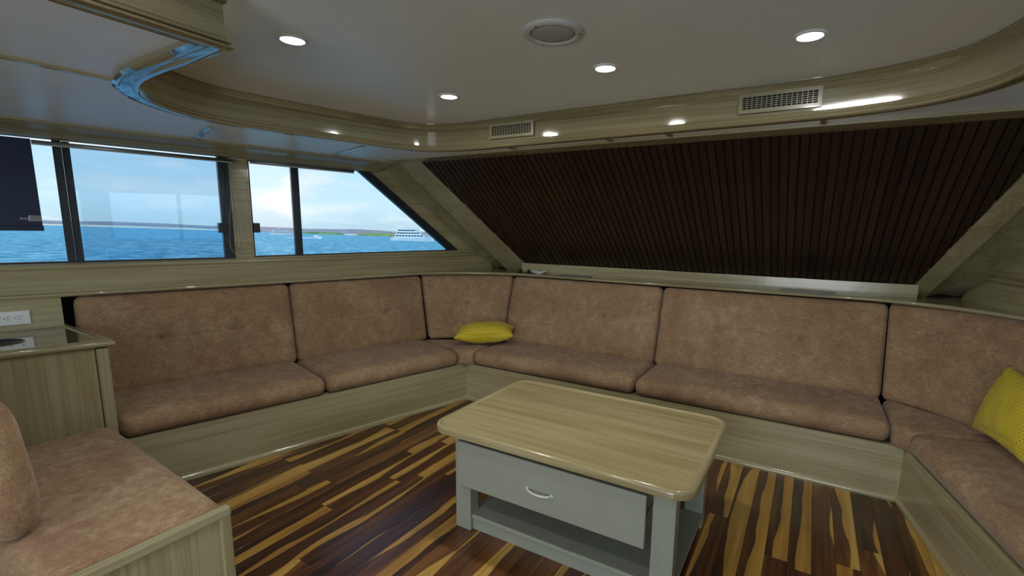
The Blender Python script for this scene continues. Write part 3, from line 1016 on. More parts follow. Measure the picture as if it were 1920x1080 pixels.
def corner_back(A0, A1, B0, B1, cb, ct, buttons, label, seed, W=0.80):
    """A0/A1 bottom/top plan points at the left end, B at the right end, cb/ct bezier controls"""
    hh = 0.308; T = 0.062; L = W / 2
    def cur(a, c, b, t):
        a, c, b = Vector(a), Vector(c), Vector(b)
        return a * (1 - t) ** 2 + c * 2 * t * (1 - t) + b * t * t, (c - a) * 2 * (1 - t) + (b - c) * 2 * t
    def f(p):
        t = (p.x + L) / (2 * L); v = (p.y + hh) / (2 * hh)
        p0, t0 = cur(A0, cb, B0, t); p1, t1 = cur(A1, ct, B1, t)
        q = p0.lerp(p1, v); tt = t0.lerp(t1, v).normalized()
        n = Vector((tt.y, -tt.x))      # towards the room
        q = q + n * (p.z - T)
        return (q.x, q.y, TZ0 + (TZ1 - TZ0) * v)
    o = cushion('back_cushion', (L, hh, T), (0.035, 0.045, 0.040), f, n=(80, 66, 3), crown=0.010, buttons=buttons, crease=0.004, dent=0.036, seed=seed)
    return tag(o, label, 'back cushion', G2)
corner_back(PA(-0.028, 0.53).xy, PA(-0.028, 0.628).xy, (c1.x + 0.063, 3.535), (c1.x + 0.063, 3.702), (-2.78, 3.47), (-2.86, 3.60), [(0.0, 0.02)],
            'brown corner back cushion with one button above the small yellow pillow', 16.0)
corner_back((c1.x + 2.920, 3.535), (c1.x + 2.920, 3.702), PC(-0.55, 0.50).xy, PC(-0.55, 0.56).xy, (0.80, 3.42), (0.86, 3.60), [(0.0, 0.0)],
            'brown corner back cushion in the right-hand corner, left of the large pillow', 17.0, W=0.95)
# near-black filler behind the back cushions, paints in the shade of the gaps
bm = bmesh.new()
prism(bm, [tuple(PA(-2.385, 0.77).xy), tuple(PA(0.3, 0.77).xy), (-2.84, 3.84), (0.98, 3.84), tuple(PC(0.2, 0.70).xy), tuple(PC(-2.6, 0.70).xy),
           tuple(PC(-2.6, 0.715).xy), (1.06, 3.90), (-2.94, 3.90), tuple(PA(-2.385, 0.785).xy)], (), 0.33, ZL - 0.024)
link('gap_filler', bm, DARK, kind='structure')

# ---- near sofa (bottom left)
e = thing('sofa_base', 'pale wood sofa end panel with rounded frame moulding in the near left corner', 'sofa base', (-1.76, 0.6, 0))
XE = -1.76
bm = bmesh.new()
prism(bm, [(-3.10, 0.02), (XE - 0.03, 0.02), (XE - 0.03, 0.835), (-3.05, 0.835)], (), 0.001, ZB)
link('plinth_panel', bm, WX, e)
bm = bmesh.new(); box(bm, XE - 0.0285, XE - 0.010, -0.02, 0.825, 0.001, 0.431)
link('end_panel', bm, WZ, e)
bm = bmesh.new()
box(bm, XE - 0.029, XE + 0.003, 0.797, 0.832, 0.001, 0.4335, bev=0.006)
link('frame_moulding', bm, WZ, e, smooth=False)
bm = bmesh.new()
box(bm, XE - 0.030, XE + 0.0045, -0.02, 0.8335, 0.402, 0.4365, bev=0.006)
link('frame_moulding', bm, WY, e)
settle(e)
def fD(p):   # x along (world x), y front(+)
    return (-2.42 + p.x, 0.600 + p.y - 0.045 * (p.x / 0.622) * (p.y + 0.285) / 0.57, (ZB + 0.440) / 2 + p.z)
tag(cushion('seat_cushion', (0.622, 0.285, (0.440 - ZB) / 2), (0.05, 0.07, 0.06), fD, n=(36, 16, 3), crown=0.012, seed=21),
    'brown seat cushion of the near sofa, beside the wooden cabinet', 'seat cushion', G1)
def fDb(p):
    hh, T = 0.245, 0.075
    v = p.y + hh
    y = 0.455 - 0.10 * v + (p.z - T)
    return (-2.61 - p.x, y, 0.450 + v + (p.z - T) * 0.10)
tag(cushion('back_cushion', (0.55, 0.245, 0.075), (0.09, 0.13, 0.07), fDb, n=(36, 18, 3), crown=0.012, buttons=[(0, 0)], crease=0.002, seed=22),
    'brown back cushion seen from its end, cut by the left picture edge', 'back cushion', G2)

# ================================================================== CABINET
CT = 0.862
cab = thing('side_cabinet', 'pale wood side cabinet between the two sofas, below the power outlet', 'cabinet', tuple(PA(-2.6, 0.3).xy) + (0,))
e0, e1 = PA(-2.222, 0.035), PA(-2.222 - 0.150, 0.655)
bl, fl = PA(-3.25, 0.655), PA(-3.25, 0.035)
bm = bmesh.new(); prism(bm, [tuple(p.xy) for p in (e0, e1, bl, fl)], (), 0.001, CT - 0.03)
link('body', bm, WZ, cab)
# face frame stile and door panel
bm = bmesh.new(); box(bm, -2.268, -2.221, 0.30, CT - 0.040, 0.006, 0.0345, MA, 0.003)
link('stile', bm, WZ, cab)
bm = bmesh.new(); box(bm, -3.2, -2.273, 0.30, CT - 0.034, 0.016, 0.0345, MA, 0.002)
link('door', bm, WZ, cab)
bm = bmesh.new()
t0, t1, t2, t3 = PA(-2.195, -0.005), PA(-2.195 - 0.165, 0.675), PA(-3.3, 0.675), PA(-3.3, -0.005)
prism(bm, [tuple(p.xy) for p in (t0, t1, t2, t3)], (), CT - 0.0295, CT - 0.006)
link('top', bm, wood('x', -ANG_A, 0.72, 0.06), cab)
bm = bmesh.new()
pth = [tuple(t3.xy), tuple(t0.xy), tuple(t1.xy)]
prof = [(0.035, CT - 0.004), (0.028, CT + 0.003), (0.010, CT + 0.004), (0.0, CT - 0.003), (-0.003, CT - 0.015), (0.0, CT - 0.028), (0.012, CT - 0.034), (0.035, CT - 0.034)]
sweep(bm, pth, prof)
autosmooth(link('edge_moulding', bm, wood('h', tone=1.0, gloss=0.12), cab), 60)
settle(cab)
# board behind the cabinet carrying the outlet
sbox('trim_18', -3.3, -2.372, CT - 0.005, ZL - 0.02, 0.618, 0.64, MA, WA, None)['kind'] = 'structure'
# outlet
ot = thing('power_outlet', 'white double power outlet on the board above the cabinet', 'power outlet', tuple(PA(-2.56, 0.612, 0.93)))
bm = bmesh.new(); box(bm, -2.628, -2.500, 0.892, 0.968, 0.6045, 0.6175, MA, 0.004)
link('cover_plate', bm, WHITE, ot)
for k, cs in enumerate((-2.590, -2.548)):
    bm = bmesh.new()
    box(bm, cs - 0.017, cs + 0.017, 0.915, 0.945, 0.6030, 0.6050, MA, 0.003)
    rc = link('receptacle', bm, WHITE, ot)
for k, cs in enumerate((-2.590, -2.548)):
    for dz in (-0.006, 0.008):
        bm = bmesh.new(); box(bm, cs + 0.001, cs + 0.011, 0.930 + dz - 0.0012, 0.930 + dz + 0.0012, 0.6024, 0.6034, MA)
        link('slot', bm, BLACK, ot)
    bm = bmesh.new(); lathe(bm, [(0, -0.0005), (0.0028, -0.0005), (0.0028, 0.001), (0, 0.001)], 10, Matrix.Translation(PA(cs - 0.008, 0.6028, 0.930)) @ Matrix.Rotation(ANG_A, 4, 'Z') @ Matrix.Rotation(math.pi / 2, 4, 'X'))
    link('ground_hole', bm, BLACK, ot)
settle(ot)
# remote / device on the cabinet
rm = thing('remote_control', 'black slim remote control lying on the cabinet top', 'remote control', (-3.44, 0.66, CT - 0.005))
bm = bmesh.new()
sec = []
for i in range(15):
    t = i / 14
    w = 0.022 * math.sin(math.pi * min(1, 0.12 + t * 0.88)) ** 0.45 + 0.001
    hgt = 0.008 * math.sin(math.pi * min(1, 0.10 + t * 0.9)) ** 0.5 + 0.001
    yy = -0.09 + 0.18 * t
    ring = [bm.verts.new((w * math.cos(a), yy, hgt + hgt * math.sin(a))) for a in [2 * math.pi * k / 12 for k in range(12)]]
    sec.append(ring)
for A, B in zip(sec, sec[1:]):
    for k in range(12): bm.faces.new((A[k], A[(k + 1) % 12], B[(k + 1) % 12], B[k]))
bm.faces.new(sec[0]); bm.faces.new(list(reversed(sec[-1])))
body = link('shell', bm, BLACK, rm, smooth=True)
bm = bmesh.new()
for yb in (-0.05, -0.03, -0.01, 0.015, 0.035):
    for xb in (-0.008, 0.004):
        box(bm, xb, xb + 0.006, yb, yb + 0.011, 0.0140, 0.0172, bev=0.001)
link('keys', bm, simple('blue_grey_keys', (0.12, 0.18, 0.30), 0.3), rm)
rm.rotation_euler = (0, 0, math.radians(-18))

# ================================================================== COFFEE TABLE
ct = thing('coffee_table', 'low coffee table with pale wood tray top and grey painted drawer base', 'coffee table', (-0.93, 2.08, 0))
X0, X1, Y0, Y1 = -1.526, -0.286, 1.622, 2.462
def rrect(x0, x1, y0, y1, r, n=8):
    out = []
    for cx, cy, a in ((x1 - r, y1 - r, 0), (x0 + r, y1 - r, 90), (x0 + r, y0 + r, 180), (x1 - r, y0 + r, 270)):
        for k in range(n + 1):
            t = math.radians(a + 90 * k / n)
            out.append((cx + r * math.cos(t), cy + r * math.sin(t)))
    return out
bm = bmesh.new()
prism(bm, rrect(X0 + 0.028, X1 - 0.028, Y0 + 0.028, Y1 - 0.028, 0.065), (), 0.488, 0.5175)
link('tabletop', bm, wood('x', tone=1.0, gloss=0.16, warm=1.10), ct)
bm = bmesh.new()
rp = list(reversed(rrect(X0, X1, Y0, Y1, 0.092)))    # clockwise so the right-hand side is inwards
prof = [(0.0, 0.490), (0.0, 0.514), (-0.003, 0.520), (-0.009, 0.5245), (-0.018, 0.5245), (-0.025, 0.521), (-0.031, 0.5165), (-0.031, 0.4855), (-0.006, 0.4855)]
sweep(bm, rp, prof, closed=True)
autosmooth(link('rim', bm, wood('h', tone=1.0, gloss=0.14, warm=1.06), ct), 50)
LX0, LX1, LY0, LY1 = -1.405, -0.352, 1.672, 2.335
for (x0, x1) in ((LX0, LX0 + 0.088), (LX1 - 0.088, LX1)):
    for (y0, y1) in ((LY0, LY0 + 0.065), (LY1 - 0.065, LY1)):
        bm = bmesh.new(); box(bm, x0, x1, y0, y1, 0.0005, 0.4852, bev=0.004)
        link('leg', bm, GREY, ct)
bm = bmesh.new(); box(bm, LX0 + 0.060, LX1 + 0.002, LY0 + 0.012, LY1 - 0.070, 0.062, 0.082, bev=0.004)
link('shelf', bm, GREY, ct)
bm = bmesh.new(); box(bm, LX0 + 0.088, LX1 - 0.088, LY0 + 0.022, LY0 + 0.040, 0.0005, 0.0615, bev=0.002)
link('front_rail', bm, GREY, ct)
bm = bmesh.new(); box(bm, LX0 + 0.088, LX1 - 0.088, LY1 - 0.045, LY1 - 0.030, 0.22, 0.485, bev=0.002)
link('rear_apron', bm, GREY, ct)
for xx in (LX0 + 0.012, LX1 - 0.024):
    bm = bmesh.new(); box(bm, xx, xx + 0.012, LY0 + 0.066, LY1 - 0.066, 0.24, 0.485, bev=0.002)
    # right-hand side apron stops high, as in the photograph
    link('side_apron', bm, GREY, ct) if xx < -1 else bm.free()
dr = None
bm = bmesh.new(); box(bm, -1.372, -0.460, 1.6470, 1.6665, 0.240, 0.463, bev=0.004)
dr = link('drawer', bm, GREY, ct)
bm = bmesh.new()
box(bm, -1.31, -0.478, 1.667, 1.679, 0.26, 0.42)
box(bm, -1.31, -1.298, 1.679, 2.18, 0.26, 0.42)
box(bm, -0.490, -0.478, 1.679, 2.18, 0.26, 0.335)
box(bm, -0.490, -0.478, 1.679, 2.18, 0.352, 0.42)
box(bm, -1.31, -0.478, 2.168, 2.18, 0.26, 0.42)
box(bm, -1.31, -0.478, 1.667, 2.18, 0.25, 0.26)
link('drawer_box', bm, GREY, dr)
bm = bmesh.new()
pts = []
for i in range(13):
    t = i / 12
    pts.append((-0.983 + 0.118 * t, 1.645 - 0.024 * math.sin(math.pi * t) ** 0.6, 0.3365 - 0.0015 * t))
tube(bm, pts, 0.0048, 8)
tag(link('handle', bm, WHITE, dr, smooth=True), 'white bow handle')
for px in (-0.984, -0.864):
    bm = bmesh.new(); lathe(bm, [(0, 0), (0.009, 0), (0.008, 0.004), (0, 0.005)], 14, Matrix.Translation((px, 1.647, 0.336)) @ Matrix.Rotation(math.pi / 2, 4, 'X'))
    link('handle_foot', bm, WHITE, dr, smooth=True)
settle(ct)

# ================================================================== PILLOWS
def pillow(label, a, b, T, M, seed, folds=()):
    bm = bmesh.new()
    N = 40
    def P(i, j, s):
        u, v = -1 + 2 * i / N, -1 + 2 * j / N
        x = a * u * (1 - 0.10 * (1 - v * v) * abs(u) ** 2)
        y = b * v * (1 - 0.13 * (1 - u * u) * abs(v) ** 2)
        f = max(0, (1 - abs(u) ** 2.4)) ** 0.55 * max(0, (1 - abs(v) ** 2.4)) ** 0.55
        w = 1 + 0.10 * noise.noise(Vector((u * 3 + seed, v * 3, s)))
        z = s * T * f * w
        for fx, fy, fa, fl, dp in folds:
            dx, dy = u - fx, v - fy
            al = dx * math.cos(fa) + dy * math.sin(fa); ac = -dx * math.sin(fa) + dy * math.cos(fa)
            z -= s * dp * math.exp(-(al / fl) ** 2) * math.exp(-abs(ac) / 0.035)
        # puckers near the seam
        z += s * 0.006 * math.sin(26 * u + seed) * (abs(v) ** 6) * f ** 0.3 + s * 0.006 * math.sin(22 * v + seed) * (abs(u) ** 6) * f ** 0.3
        return (x, y, z)
    g = {}
    for s in (1, -1):
        for i in range(N + 1):
            for j in range(N + 1):
                edge = i in (0, N) or j in (0, N)
                if edge and s == -1:
                    g[(s, i, j)] = g[(1, i, j)]
                else:
                    p = P(i, j, s)
                    g[(s, i, j)] = bm.verts.new((p[0], p[1], 0 if edge else p[2]))
    for s in (1, -1):
        for i in range(N):
            for j in range(N):
                bm.faces.new((g[(s, i, j)], g[(s, i + 1, j)], g[(s, i + 1, j + 1)], g[(s, i, j + 1)]))
    o = link('throw_pillow', bm, PILLOW, smooth=True)
    o.matrix_world = M
    return tag(o, label, 'pillow')
dirx = Vector((0.86, 0.50, 0.045)).normalized()
upn = Vector((0.03, -0.12, 0.99)); upn = (upn - dirx * upn.dot(dirx)).normalized()
yv = upn.cross(dirx)
M = Matrix(((dirx.x, yv.x, upn.x, -2.440), (dirx.y, yv.y, upn.y, 3.328), (dirx.z, yv.z, upn.z, 0.550), (0, 0, 0, 1)))
pillow('small yellow honeycomb-patterned pillow lying in the far left sofa corner', 0.262, 0.135, 0.088, M, 0.3, folds=[(0.1, -0.3, 1.5, 0.35, 0.016), (-0.1, 0.2, 0.6, 0.25, 0.008)])
# large pillow leaning on the right-hand run
ux = Vector((0.16, -0.985, 0.02)).normalized()
uy = Vector((0.30, 0.0, 0.95)); uy = (uy - ux * uy.dot(ux)).normalized()
nz = ux.cross(uy)
if nz.x > 0: nz = -nz
M = Matrix(((ux.x, uy.x, nz.x, 0.885), (ux.y, uy.y, nz.y, 2.880), (ux.z, uy.z, nz.z, 0.655), (0, 0, 0, 1)))
pillow('large yellow patterned pillow leaning on the right-hand sofa run', 0.255, 0.182, 0.078, M, 2.1, folds=[(0.1, -0.72, 0.15, 0.5, 0.012)])

# ================================================================== CEILING FITTINGS
def downlight(x, y, label):
    e = thing('ceiling_downlight', label, 'ceiling light', (x, y, ZC), 'round recessed ceiling lights')
    bm = bmesh.new()
    lathe(bm, [(0.0395, 0.0), (0.0395, -0.004), (0.042, -0.006), (0.048, -0.005), (0.053, -0.001), (0.053, 0.0)], 36)
    link('trim_ring', bm, WHITE, e, smooth=True)
    bm = bmesh.new()
    lathe(bm, [(0, -0.0035), (0.0385, -0.0035), (0.0385, -0.0005), (0, -0.0005)], 36)
    link('lens', bm, LAMP, e)
    l = bpy.data.lights.new('downlight_beam', 'AREA')
    l.shape = 'DISK'; l.size = 0.074; l.energy = LAMP_W; l.color = (1.0, 0.985, 0.94)
    lo = bpy.data.objects.new('downlight_beam', l); COL.objects.link(lo)
    lo.location = (0, 0, -0.009); lo.parent = e
    return e
downlight(-1.675, 1.135, 'lit recessed downlight nearest the camera, on the left of the ceiling')
downlight(-1.655, 1.955, 'lit recessed downlight above the window-side seats, smallest in view')
downlight(-0.800, 1.915, 'lit recessed downlight beyond the round ceiling speaker')
downlight(-0.073, 1.925, 'lit recessed downlight at the right end of the forward row')
downlight(-1.10, 0.30, 'added unseen downlight just behind the viewpoint')  # this and the next two are unseen lamps added to brighten the cabin
downlight(-1.30, -0.95, 'added unseen downlight midway down the saloon, behind the viewpoint')
downlight(-1.30, -2.05, 'added unseen downlight nearest the aft opening')
# speaker
sp = thing('ceiling_speaker', 'round cream flush speaker set in the white ceiling', 'speaker', (-0.822, 1.505, ZC))
bm = bmesh.new()
lathe(bm, [(0.074, -0.002), (0.076, -0.009), (0.082, -0.012), (0.096, -0.010), (0.103, -0.005), (0.105, 0.0), (0.072, 0.0)], 48)
link('bezel', bm, OFFW, sp, smooth=True)
bm = bmesh.new()
lathe(bm, [(0.073, -0.003), (0.071, -0.0075), (0.055, -0.011), (0.03, -0.013), (0, -0.0135)], 40)
link('grille', bm, simple('speaker_mesh', (0.42, 0.41, 0.36), 0.7, bump=0.8, bscale=700), sp, smooth=True)
for a in (20, 140, 260):
    bm = bmesh.new()
    lathe(bm, [(0, -0.0135), (0.003, -0.013), (0.0034, -0.010), (0, -0.010)], 10, Matrix.Translation((0.089 * math.cos(math.radians(a)), 0.089 * math.sin(math.radians(a)), 0)))
    link('screw', bm, simple('rusty_screw', (0.08, 0.05, 0.04), 0.6), sp)

# vents in the fascia
def vent(x0, x1, label, yF):
    z0, z1 = 1.990, 2.076
    e = thing('air_vent', label, 'air vent', ((x0 + x1) / 2, yF, (z0 + z1) / 2), 'cream air grilles in the ceiling fascia')
    f = 0.017
    bm = bmesh.new()
    M = Matrix(((1, 0, 0, 0), (0, 0, -1, yF), (0, 1, 0, 0), (0, 0, 0, 1)))
    prism(bm, [(x0, z0), (x1, z0), (x1, z1), (x0, z1)], [[(x0 + f, z0 + f), (x1 - f, z0 + f), (x1 - f, z1 - f), (x0 + f, z1 - f)]], 0.0, 0.011, M)
    link('frame', bm, GRILLE, e)
    bm = bmesh.new(); box(bm, x0 + 0.01, x1 - 0.01, yF - 0.0015, yF - 0.0005, z0 + 0.01, z1 - 0.01)
    link('backing', bm, DARK, e)  # near-black sheet paints in the dark hollow behind the louvres
    for k in range(5):
        zz = z0 + f + (z1 - z0 - 2 * f) * (k + 1) / 6
        bm = bmesh.new(); box(bm, x0 + f - 0.002, x1 - f + 0.002, yF - 0.0095, yF - 0.003, zz - 0.0012, zz + 0.0012)
        link('louvre', bm, GRILLE, e)
    nb = 14
    for k in range(nb):
        xx = x0 + f + (x1 - x0 - 2 * f) * (k + 0.9) / (nb + 0.8)
        bm = bmesh.new(); box(bm, xx - 0.0017, xx + 0.0017, yF - 0.007, yF - 0.002, z0 + f - 0.001, z1 - f + 0.001)
        link('vane', bm, GRILLE, e)
    settle(e)
vent(-1.770, -1.460, 'cream grille air vent in the fascia, on the left', 2.4695)
vent(-0.357, -0.024, 'cream grille air vent in the fascia, on the right', 2.4565)

# ================================================================== BLINDS
bl = thing('roller_blind', 'dark navy roller blind half lowered over the left window', 'blind', tuple(PA(-2.75, 0.66, 1.40)))
bm = bmesh.new()
box(bm, -3.18, -2.402, 1.425, 1.895, 0.664, 0.667, MA)
link('cloth', bm, NAVY, bl)
bm = bmesh.new(); box(bm, -3.18, -2.398, 1.400, 1.428, 0.655, 0.672, MA, 0.004)
link('bottom_bar', bm, NAVY, bl)
bm = bmesh.new(); box(bm, -2.452, -2.404, 1.450, 1.486, 0.650, 0.663, MA, 0.003)
box(bm, -2.484, -2.450, 1.460, 1.472, 0.655, 0.662, MA, 0.002)
tag(link('bracket', bm, ALUL, bl), 'pale grey clip near the lower corner')
settle(bl)
rb = thing('roller_blind', 'thin grey rolled-up blind tube across the tinted window, with pull cord', 'blind', tuple(PA(-1.9, 0.66, 1.86)))
def MtA(s, d, z): return tuple(PA(s, d, z))
bm = bmesh.new(); tube(bm, [MtA(-2.40, 0.66, 1.879), MtA(-1.462, 0.66, 1.879)], 0.0115, 14)
link('tube', bm, ALUL, rb, smooth=True)
bm = bmesh.new(); box(bm, -2.40, -1.46, 1.866, 1.874, 0.652, 0.668, MA)
link('hem_bar', bm, OFFW, rb)
bm = bmesh.new()
pts = [MtA(-1.482, 0.655, 1.87), MtA(-1.487, 0.652, 1.62), MtA(-1.505, 0.65, 1.46)]
for k in range(9):
    t = math.pi * k / 8
    pts.append(MtA(-1.480 - 0.035 * math.cos(t), 0.65, 1.33 - 0.075 * math.sin(t)))
pts += [MtA(-1.455, 0.65, 1.46), MtA(-1.474, 0.652, 1.62), MtA(-1.480, 0.655, 1.87)]
tube(bm, pts, 0.0022, 6)
link('pull_cord', bm, simple('grey_cord', (0.25, 0.26, 0.26), 0.6), rb, smooth=True)
settle(rb)

rb2 = thing('roller_blind', 'short grey rolled-up blind bar along the top of the raked window', 'blind', tuple(PA(-0.95, 0.69, 1.885)))
bm = bmesh.new(); tube(bm, [MtA(-1.345, 0.688, 1.892), MtA(-0.60, 0.688, 1.895)], 0.0085, 12)
link('tube', bm, ALUL, rb2, smooth=True)
bm = bmesh.new(); box(bm, -1.345, -0.60, 1.878, 1.886, 0.684, 0.694, MA)
link('hem_bar', bm, OFFW, rb2)
settle(rb2)

# ================================================================== THINGS ON THE LEDGE
zt = ZL - 0.0018
tr = thing('white_tray', 'small white curved plastic dish on the ledge below the slats', 'dish', (-2.17, 3.80, zt))
bm = bmesh.new()
N = 14
rows = []
for i in range(N + 1):
    t = i / N * 2 - 1
    z = 0.012 + 0.016 * t * t
    rows.append([bm.verts.new((t * 0.074, yy, z + dz)) for yy, dz in ((-0.030, 0.010), (-0.024, -0.004), (0.024, -0.004), (0.030, 0.010), (0.025, 0.006), (-0.025, 0.006))])
for A, B in zip(rows, rows[1:]):
    for k in range(6): bm.faces.new((A[k], A[(k + 1) % 6], B[(k + 1) % 6], B[k]))
bm.faces.new(rows[0]); bm.faces.new(list(reversed(rows[-1])))
link('dish', bm, WHITE, tr, smooth=False)
bm = bmesh.new(); box(bm, -0.03, 0.03, -0.02, 0.02, 0.0, 0.005, bev=0.001)
link('foot', bm, WHITE, tr)
for px, lab in ((-2.285, 'black plug-like clip on the ledge, beside the white dish'), (-2.375, 'black clip on the ledge at the foot of the raked frame')):
    c = thing('ledge_clip', lab, 'clip', (px, 3.80, zt))
    bm = bmesh.new(); box(bm, -0.011, 0.011, -0.012, 0.012, 0.006, 0.032, bev=0.003)
    link('head', bm, BLACK, c)
    bm = bmesh.new(); box(bm, -0.04, 0.028, -0.007, 0.007, 0.0, 0.0062, bev=0.001)
    link('stem', bm, BLACK, c)
def flat_vent(x0, x1, label):
    e = thing('ledge_vent', label, 'vent', ((x0 + x1) / 2, 3.785, zt), 'flat grey defroster vents on the ledge')
    bm = bmesh.new()
    M = Matrix.Identity(4)
    y0, y1 = 3.745, 3.825
    prism(bm, [(x0, y0), (x1, y0), (x1, y1), (x0, y1)], [[(x0 + 0.02, y0 + 0.014), (x1 - 0.02, y0 + 0.014), (x1 - 0.02, y1 - 0.014), (x0 + 0.02, y1 - 0.014)]], zt, zt + 0.007, M)
    link('frame', bm, ALUL, e)
    for k in range(4):
        yy = y0 + 0.018 + 0.0125 * k
        bm = bmesh.new(); box(bm, x0 + 0.018, x1 - 0.018, yy, yy + 0.006, zt + 0.001, zt + 0.006)
        link('slat', bm, ALUL, e)
    settle(e)
flat_vent(-1.96, -1.66, 'flat grey vent on the ledge, right of the white dish')
flat_vent(-0.18, 0.16, 'flat grey vent on the ledge above the right-hand front cushion')

# ================================================================== OUTSIDE
ns = Vector((0.0042, 0.0231, 0.9997)).normalized()
e1v = Vector((1, 0, -ns.x / ns.z)).normalized(); e2v = ns.cross(e1v)
SEAH = 2.95
def SW(x, y, h=0.0):   # point on the sea by plan position, h above it
    z0 = -(ns.x * x + ns.y * y) / ns.z
    return Vector((x, y, EYE + z0 - SEAH / ns.z)) + ns * h
def make_sea():
    m, nt, b = new_mat('sea_water')
    tc = nd(nt, 'ShaderNodeTexCoord')
    geo = nd(nt, 'ShaderNodeNewGeometry')
    n1 = nd(nt, 'ShaderNodeTexNoise', i_Scale=0.65, i_Detail=14.0, i_Roughness=0.78, i_Distortion=0.4)
    mp = nd(nt, 'ShaderNodeMapping'); mp.inputs['Scale'].default_value = (1.0, 0.8, 1)
    mp.inputs['Rotation'].default_value = (0, 0, -0.6)
    nt.links.new(geo.outputs['Position'], mp.inputs[0])
    nt.links.new(mp.outputs[0], n1.inputs['Vector'])
    r = ramp(nt, [(0.40, (0.002, 0.12, 0.20)), (0.49, (0.015, 0.29, 0.42)), (0.60, (0.40, 0.72, 0.80))])
    nt.links.new(n1.outputs['Fac'], r.inputs[0])
    nt.links.new(r.outputs[0], b.inputs['Base Color'])
    b.inputs['Roughness'].default_value = 0.5
    b.inputs['Specular IOR Level'].default_value = 0.25
    bp = nd(nt, 'ShaderNodeBump', i_Strength=0.6, i_Distance=0.25)
    nt.links.new(n1.outputs['Fac'], bp.inputs['Height'])
    nt.links.new(bp.outputs[0], b.inputs['Normal'])
    return m
bm = bmesh.new()
Rr = [3, 12, 40, 120, 400, 1400, 6000]
rings = []
for R_ in Rr:
    rings.append([bm.verts.new(SW(R_ * math.cos(2 * math.pi * k / 48), R_ * math.sin(2 * math.pi * k / 48))) for k in range(48)])
for A, B in zip(rings, rings[1:]):
    for k in range(48): bm.faces.new((A[k], A[(k + 1) % 48], B[(k + 1) % 48], B[k]))
bm.faces.new(rings[0])
link('sea', bm, make_sea(), kind='structure')

def polar(az, r):   # azimuth from +y towards +x
    return math.sin(az) * r, math.cos(az) * r
def az_of(x, y): return math.atan2(x, y)
def shore(name, pts, hts, depth, mat, label, cat):
    """low land: shoreline pts (x,y) with crest heights"""
    bm = bmesh.new()
    prev = None
    n = len(pts)
    rows = []
    for i, (p, h) in enumerate(zip(pts, hts)):
        v = Vector(p); away = v.normalized()
        prof = [(0, -0.6), (0.4, 0.6), (depth * 0.15, h * 0.45), (depth * 0.5, h), (depth, h * 0.9), (depth * 1.2, -1)]
        rows.append([bm.verts.new(SW(*(v + away * o), hh + (noise.noise(Vector((v.x * .02, v.y * .02, hh))) * h * 0.12 if hh > 1 else 0))) for o, hh in prof])
    for A, B in zip(rows, rows[1:]):
        for k in range(len(A) - 1): bm.faces.new((A[k], B[k], B[k + 1], A[k + 1]))
    return tag(link(name, bm, mat, smooth=True, recalc=False), label, cat)
def land_mat(name, c1_, c2_, sc):
    m, nt, b = new_mat(name)
    geo = nd(nt, 'ShaderNodeNewGeometry')
    n = nd(nt, 'ShaderNodeTexNoise', i_Scale=sc, i_Detail=5.0)
    nt.links.new(geo.outputs['Position'], n.inputs['Vector'])
    r = ramp(nt, [(0.4, c1_), (0.6, c2_)])
    nt.links.new(n.outputs['Fac'], r.inputs[0])
    nt.links.new(r.outputs[0], b.inputs['Base Color'])
    b.inputs['Roughness'].default_value = 0.95
    return m
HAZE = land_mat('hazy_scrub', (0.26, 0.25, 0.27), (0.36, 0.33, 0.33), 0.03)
GREEN = land_mat('mangrove', (0.10, 0.20, 0.05), (0.26, 0.36, 0.10), 0.06)
SAND = land_mat('pale_sand', (0.72, 0.62, 0.45), (0.85, 0.76, 0.60), 0.02)
A0, A1 = az_of(-1441, 370), az_of(-743, 374)
def arc(az0, az1, r0, r1, n=40):
    return [polar(az0 + (az1 - az0) * i / n, r0 + (r1 - r0) * i / n) for i in range(n + 1)]
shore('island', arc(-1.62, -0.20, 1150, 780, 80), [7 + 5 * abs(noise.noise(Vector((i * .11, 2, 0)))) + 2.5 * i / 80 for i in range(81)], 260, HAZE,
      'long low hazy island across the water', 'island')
shore('beach', arc(-1.34, -1.085, 1000, 830, 30), [1.5 + 1.2 * math.sin(i * .1) for i in range(31)], 30, SAND, 'pale sand beach strip along the far shore', 'beach')
def greens(az0, az1, r, h, label):
    n = 24
    pts = arc(az0, az1, r, r * 0.97, n)
    return shore('mangrove_belt', pts, [max(0.3, h * math.sin(math.pi * i / n) ** 0.4 * (0.8 + 0.35 * noise.noise(Vector((i * .7, az0 * 9, 0))))) for i in range(n + 1)], 30, GREEN, label, 'trees')
greens(-0.985, -0.905, 640, 3.6, 'green tree belt on the far shore, left stretch')
greens(-0.885, -0.77, 600, 4.2, 'green tree belt on the far shore, right stretch beside the large yacht')
shore('beach', arc(-0.915, -0.880, 640, 630, 10), [1.1] * 11, 14, SAND, 'short sandy landing between the two green tree belts', 'beach')
HULL = simple('yacht_white', (0.86, 0.88, 0.90), 0.35)
WINB = simple('yacht_windows', (0.03, 0.06, 0.10), 0.2)
